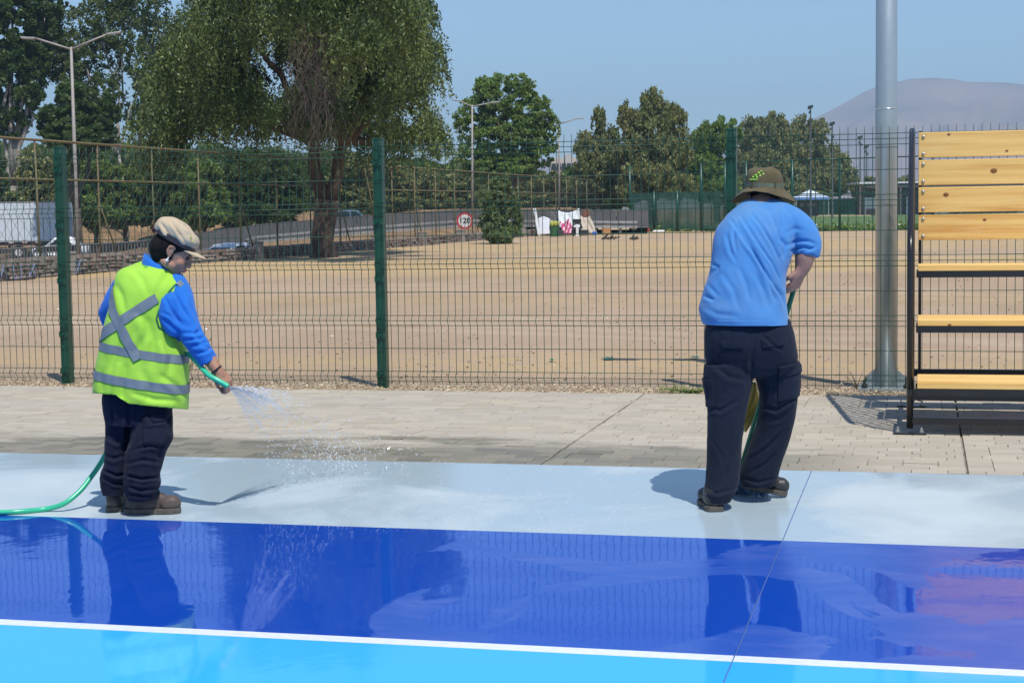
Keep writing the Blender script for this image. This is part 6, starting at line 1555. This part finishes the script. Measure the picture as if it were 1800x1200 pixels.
def build_water():
    s = NT('water_drop'); s.set(col=(.93, .94, .96), rough=.15, spec=.8)
    g = s.new('ShaderNodeBsdfTransparent'); mx = s.new('ShaderNodeMixShader'); mx.inputs[0].default_value = .72; s.l.new(g.outputs[0], mx.inputs[1]); s.l.new(s.b.outputs[0], mx.inputs[2]); s.l.new(mx.outputs[0], s.out.inputs[0])
    s2 = NT('water_sheet'); s2.set(col=(.9, .91, .93), rough=.15, spec=.8); n_ = s2.noise(60, 3, .6, s2.obj(), (1, 1, .3))
    g = s2.new('ShaderNodeBsdfTransparent'); mx = s2.new('ShaderNodeMixShader'); s2.l.new(s2.ramp(n_, [(.35, .03), (.75, .30)]), mx.inputs[0]); s2.l.new(g.outputs[0], mx.inputs[1]); s2.l.new(s2.b.outputs[0], mx.inputs[2]); s2.l.new(mx.outputs[0], s2.out.inputs[0])
    noz = at(402, 680, 8.20); v0 = []
    mb = MB(); sheet = MB()
    def traj(vx, vz, vy, t): return noz + R0 * vx * t + F0 * vy * t + np.array([0, 0, vz * t - 4.9 * t * t])
    # fan of thin threads near the nozzle
    for i in range(26):
        u = rnd.random(); vx = .15 + 1.5 * u + rnd.gauss(0, .05); vz = -.35 - 1.3 * (1 - u) + rnd.gauss(0, .06); vy = rnd.gauss(4.6, .5)
        t1 = rnd.uniform(.06, .15); P_ = [traj(vx, vz, vy, t1 * k / 8) for k in range(9)]
        sheet.tube(P_, [.003 + .009 * k / 8 for k in range(9)], 5, False)
    # droplets, drawn out along their path
    for i in range(950):
        u = rnd.random() ** .8; vx = .15 + 1.7 * u + rnd.gauss(0, .12); vz = -.35 - 1.3 * (1 - u) + rnd.gauss(0, .16); vy = rnd.gauss(4.6, .6)
        t = rnd.random() ** .8 * .30 + .02; p = traj(vx, vz, vy, t)
        if p[2] < .005: continue
        dt = rnd.uniform(.0008, .0030); q = traj(vx, vz, vy, t + dt); r = rnd.uniform(.0010, .0026) * (1.7 if rnd.random() < .06 else 1)
        d = q - p; mb.tube([p - d * .5, p, q, q + d * .5], [r * .3, r, r, r * .25], 4, False)
    # splashes thrown up where the spray lands
    for i in range(480):
        gx = rnd.gauss(.40, .20); gy = rnd.gauss(1.75, .35); l = abs(rnd.gauss(0, .07)); p = noz + R0 * gx + F0 * gy; p = np.array([p[0], p[1], l + .003])
        r = rnd.uniform(.0007, .0020); d = np.array([rnd.gauss(.3, .5), rnd.gauss(0, .3), rnd.gauss(.4, .5)]) * rnd.uniform(.002, .014); mb.tube([p - d, p, p + d], [r * .4, r, r * .3], 4, False)
    for i in range(350):   # fine drops on the painted border
        p = ground(rnd.uniform(560, 1150), rnd.uniform(800, 940)); p[2] = .001 + abs(rnd.gauss(0, .01)); r = rnd.uniform(.0008, .0022); mb.ellipsoid(p, (r * 1.6, r, r * .8), nu=5, nv=3)
    root = thing('water_spray', [noz[0], noz[1], 0], 'fan of water spraying from the hose and splashing onto the pavement edge', 'water spray')
    part('droplets', mb, s.m, root, kind='stuff'); part('jet_threads', sheet, s2.m, root, kind='stuff')
build_water()

# ================================================================== SMALL THINGS
def build_small():
    for px, py, hgt, lb, m in ((328, 668, .34, 'dark weed growing against the fence behind the vest', lm_dark), (1506, 684, .16, 'dry wispy weed at the fence left of the pole', None), (1212, 690, .05, 'low green weed at the edge of the pavement beside the navy trousers', lm_mid)):
        g = ground(px, py); mb = MB(); root = None
        n = 9 if hgt > .1 else 26
        for i in range(n):
            a = rnd.uniform(0, 6.28); L = hgt * rnd.uniform(.6, 1.1); d = np.array([math.cos(a) * .5, math.sin(a) * .5, 1.]) if hgt > .1 else np.array([math.cos(a) * 2.6, math.sin(a) * .6, .6]); p = [g + d * L * t * np.array([1 + t, 1 + t, 1]) for t in (0, .35, .7, 1)]
            mb.tube(p, [.004, .003, .002, .001], 4)
            if m is not None:
                for q in p[1:]:
                    for k in range(3): u = np.array([rnd.gauss(0, 1), rnd.gauss(0, 1), rnd.gauss(0, .5)]); u /= np.linalg.norm(u); v = np.cross(u, [0, 0, 1.]); mb.add([q, q + u * .03 + v * .007, q + u * .065, q + u * .03 - v * .007], [(0, 1, 2, 3)])
        solo('weed', mb, m or pm('dry_stem', (.35, .27, .16), scale=9), lb, 'plant', loc=g)
    for px, py, wpx, lb in ((970, 635, 7, 'small green plastic scrap on the dry lot, leftmost of three'), (1070, 632, 18, 'flat green plastic scrap on the dry lot, middle of three'), (1222, 630, 14, 'green plastic scrap on the dry lot just left of the bending person')):
        g = ground(px, py); k = 16.0 / F_PX; mb = MB(); V = []
        for i in range(6): V += [g + R0 * (i / 5 - .5) * wpx * k + F0 * -.05 + [0, 0, .01 + .012 * (i % 2)], g + R0 * (i / 5 - .5) * wpx * k + F0 * .07 + [0, 0, .014 + .012 * ((i + 1) % 2)]]
        mb.add(V, [(2 * i, 2 * i + 2, 2 * i + 3, 2 * i + 1) for i in range(5)]); solo('plastic_scrap', mb, pm('scrap_green', (.04, .35, .2), scale=9), lb, 'scrap', loc=g)
build_small()

# ================================================================== HAZE
def build_haze():
    mb = MB(); mb.box((0, 1500, 204), (12400, 9400, 414))
    s = NT('haze_air'); s.n.remove(s.b); v = s.new('ShaderNodeVolumePrincipled'); v.inputs['Color'].default_value = (.52, .77, 1, 1); v.inputs['Density'].default_value = .00029; v.inputs['Anisotropy'].default_value = 0
    s.l.new(v.outputs[0], s.out.inputs['Volume']); o = part('haze', mb, s.m); o['kind'] = 'stuff'; o['label'] = 'thin pale haze in the air'
build_haze()
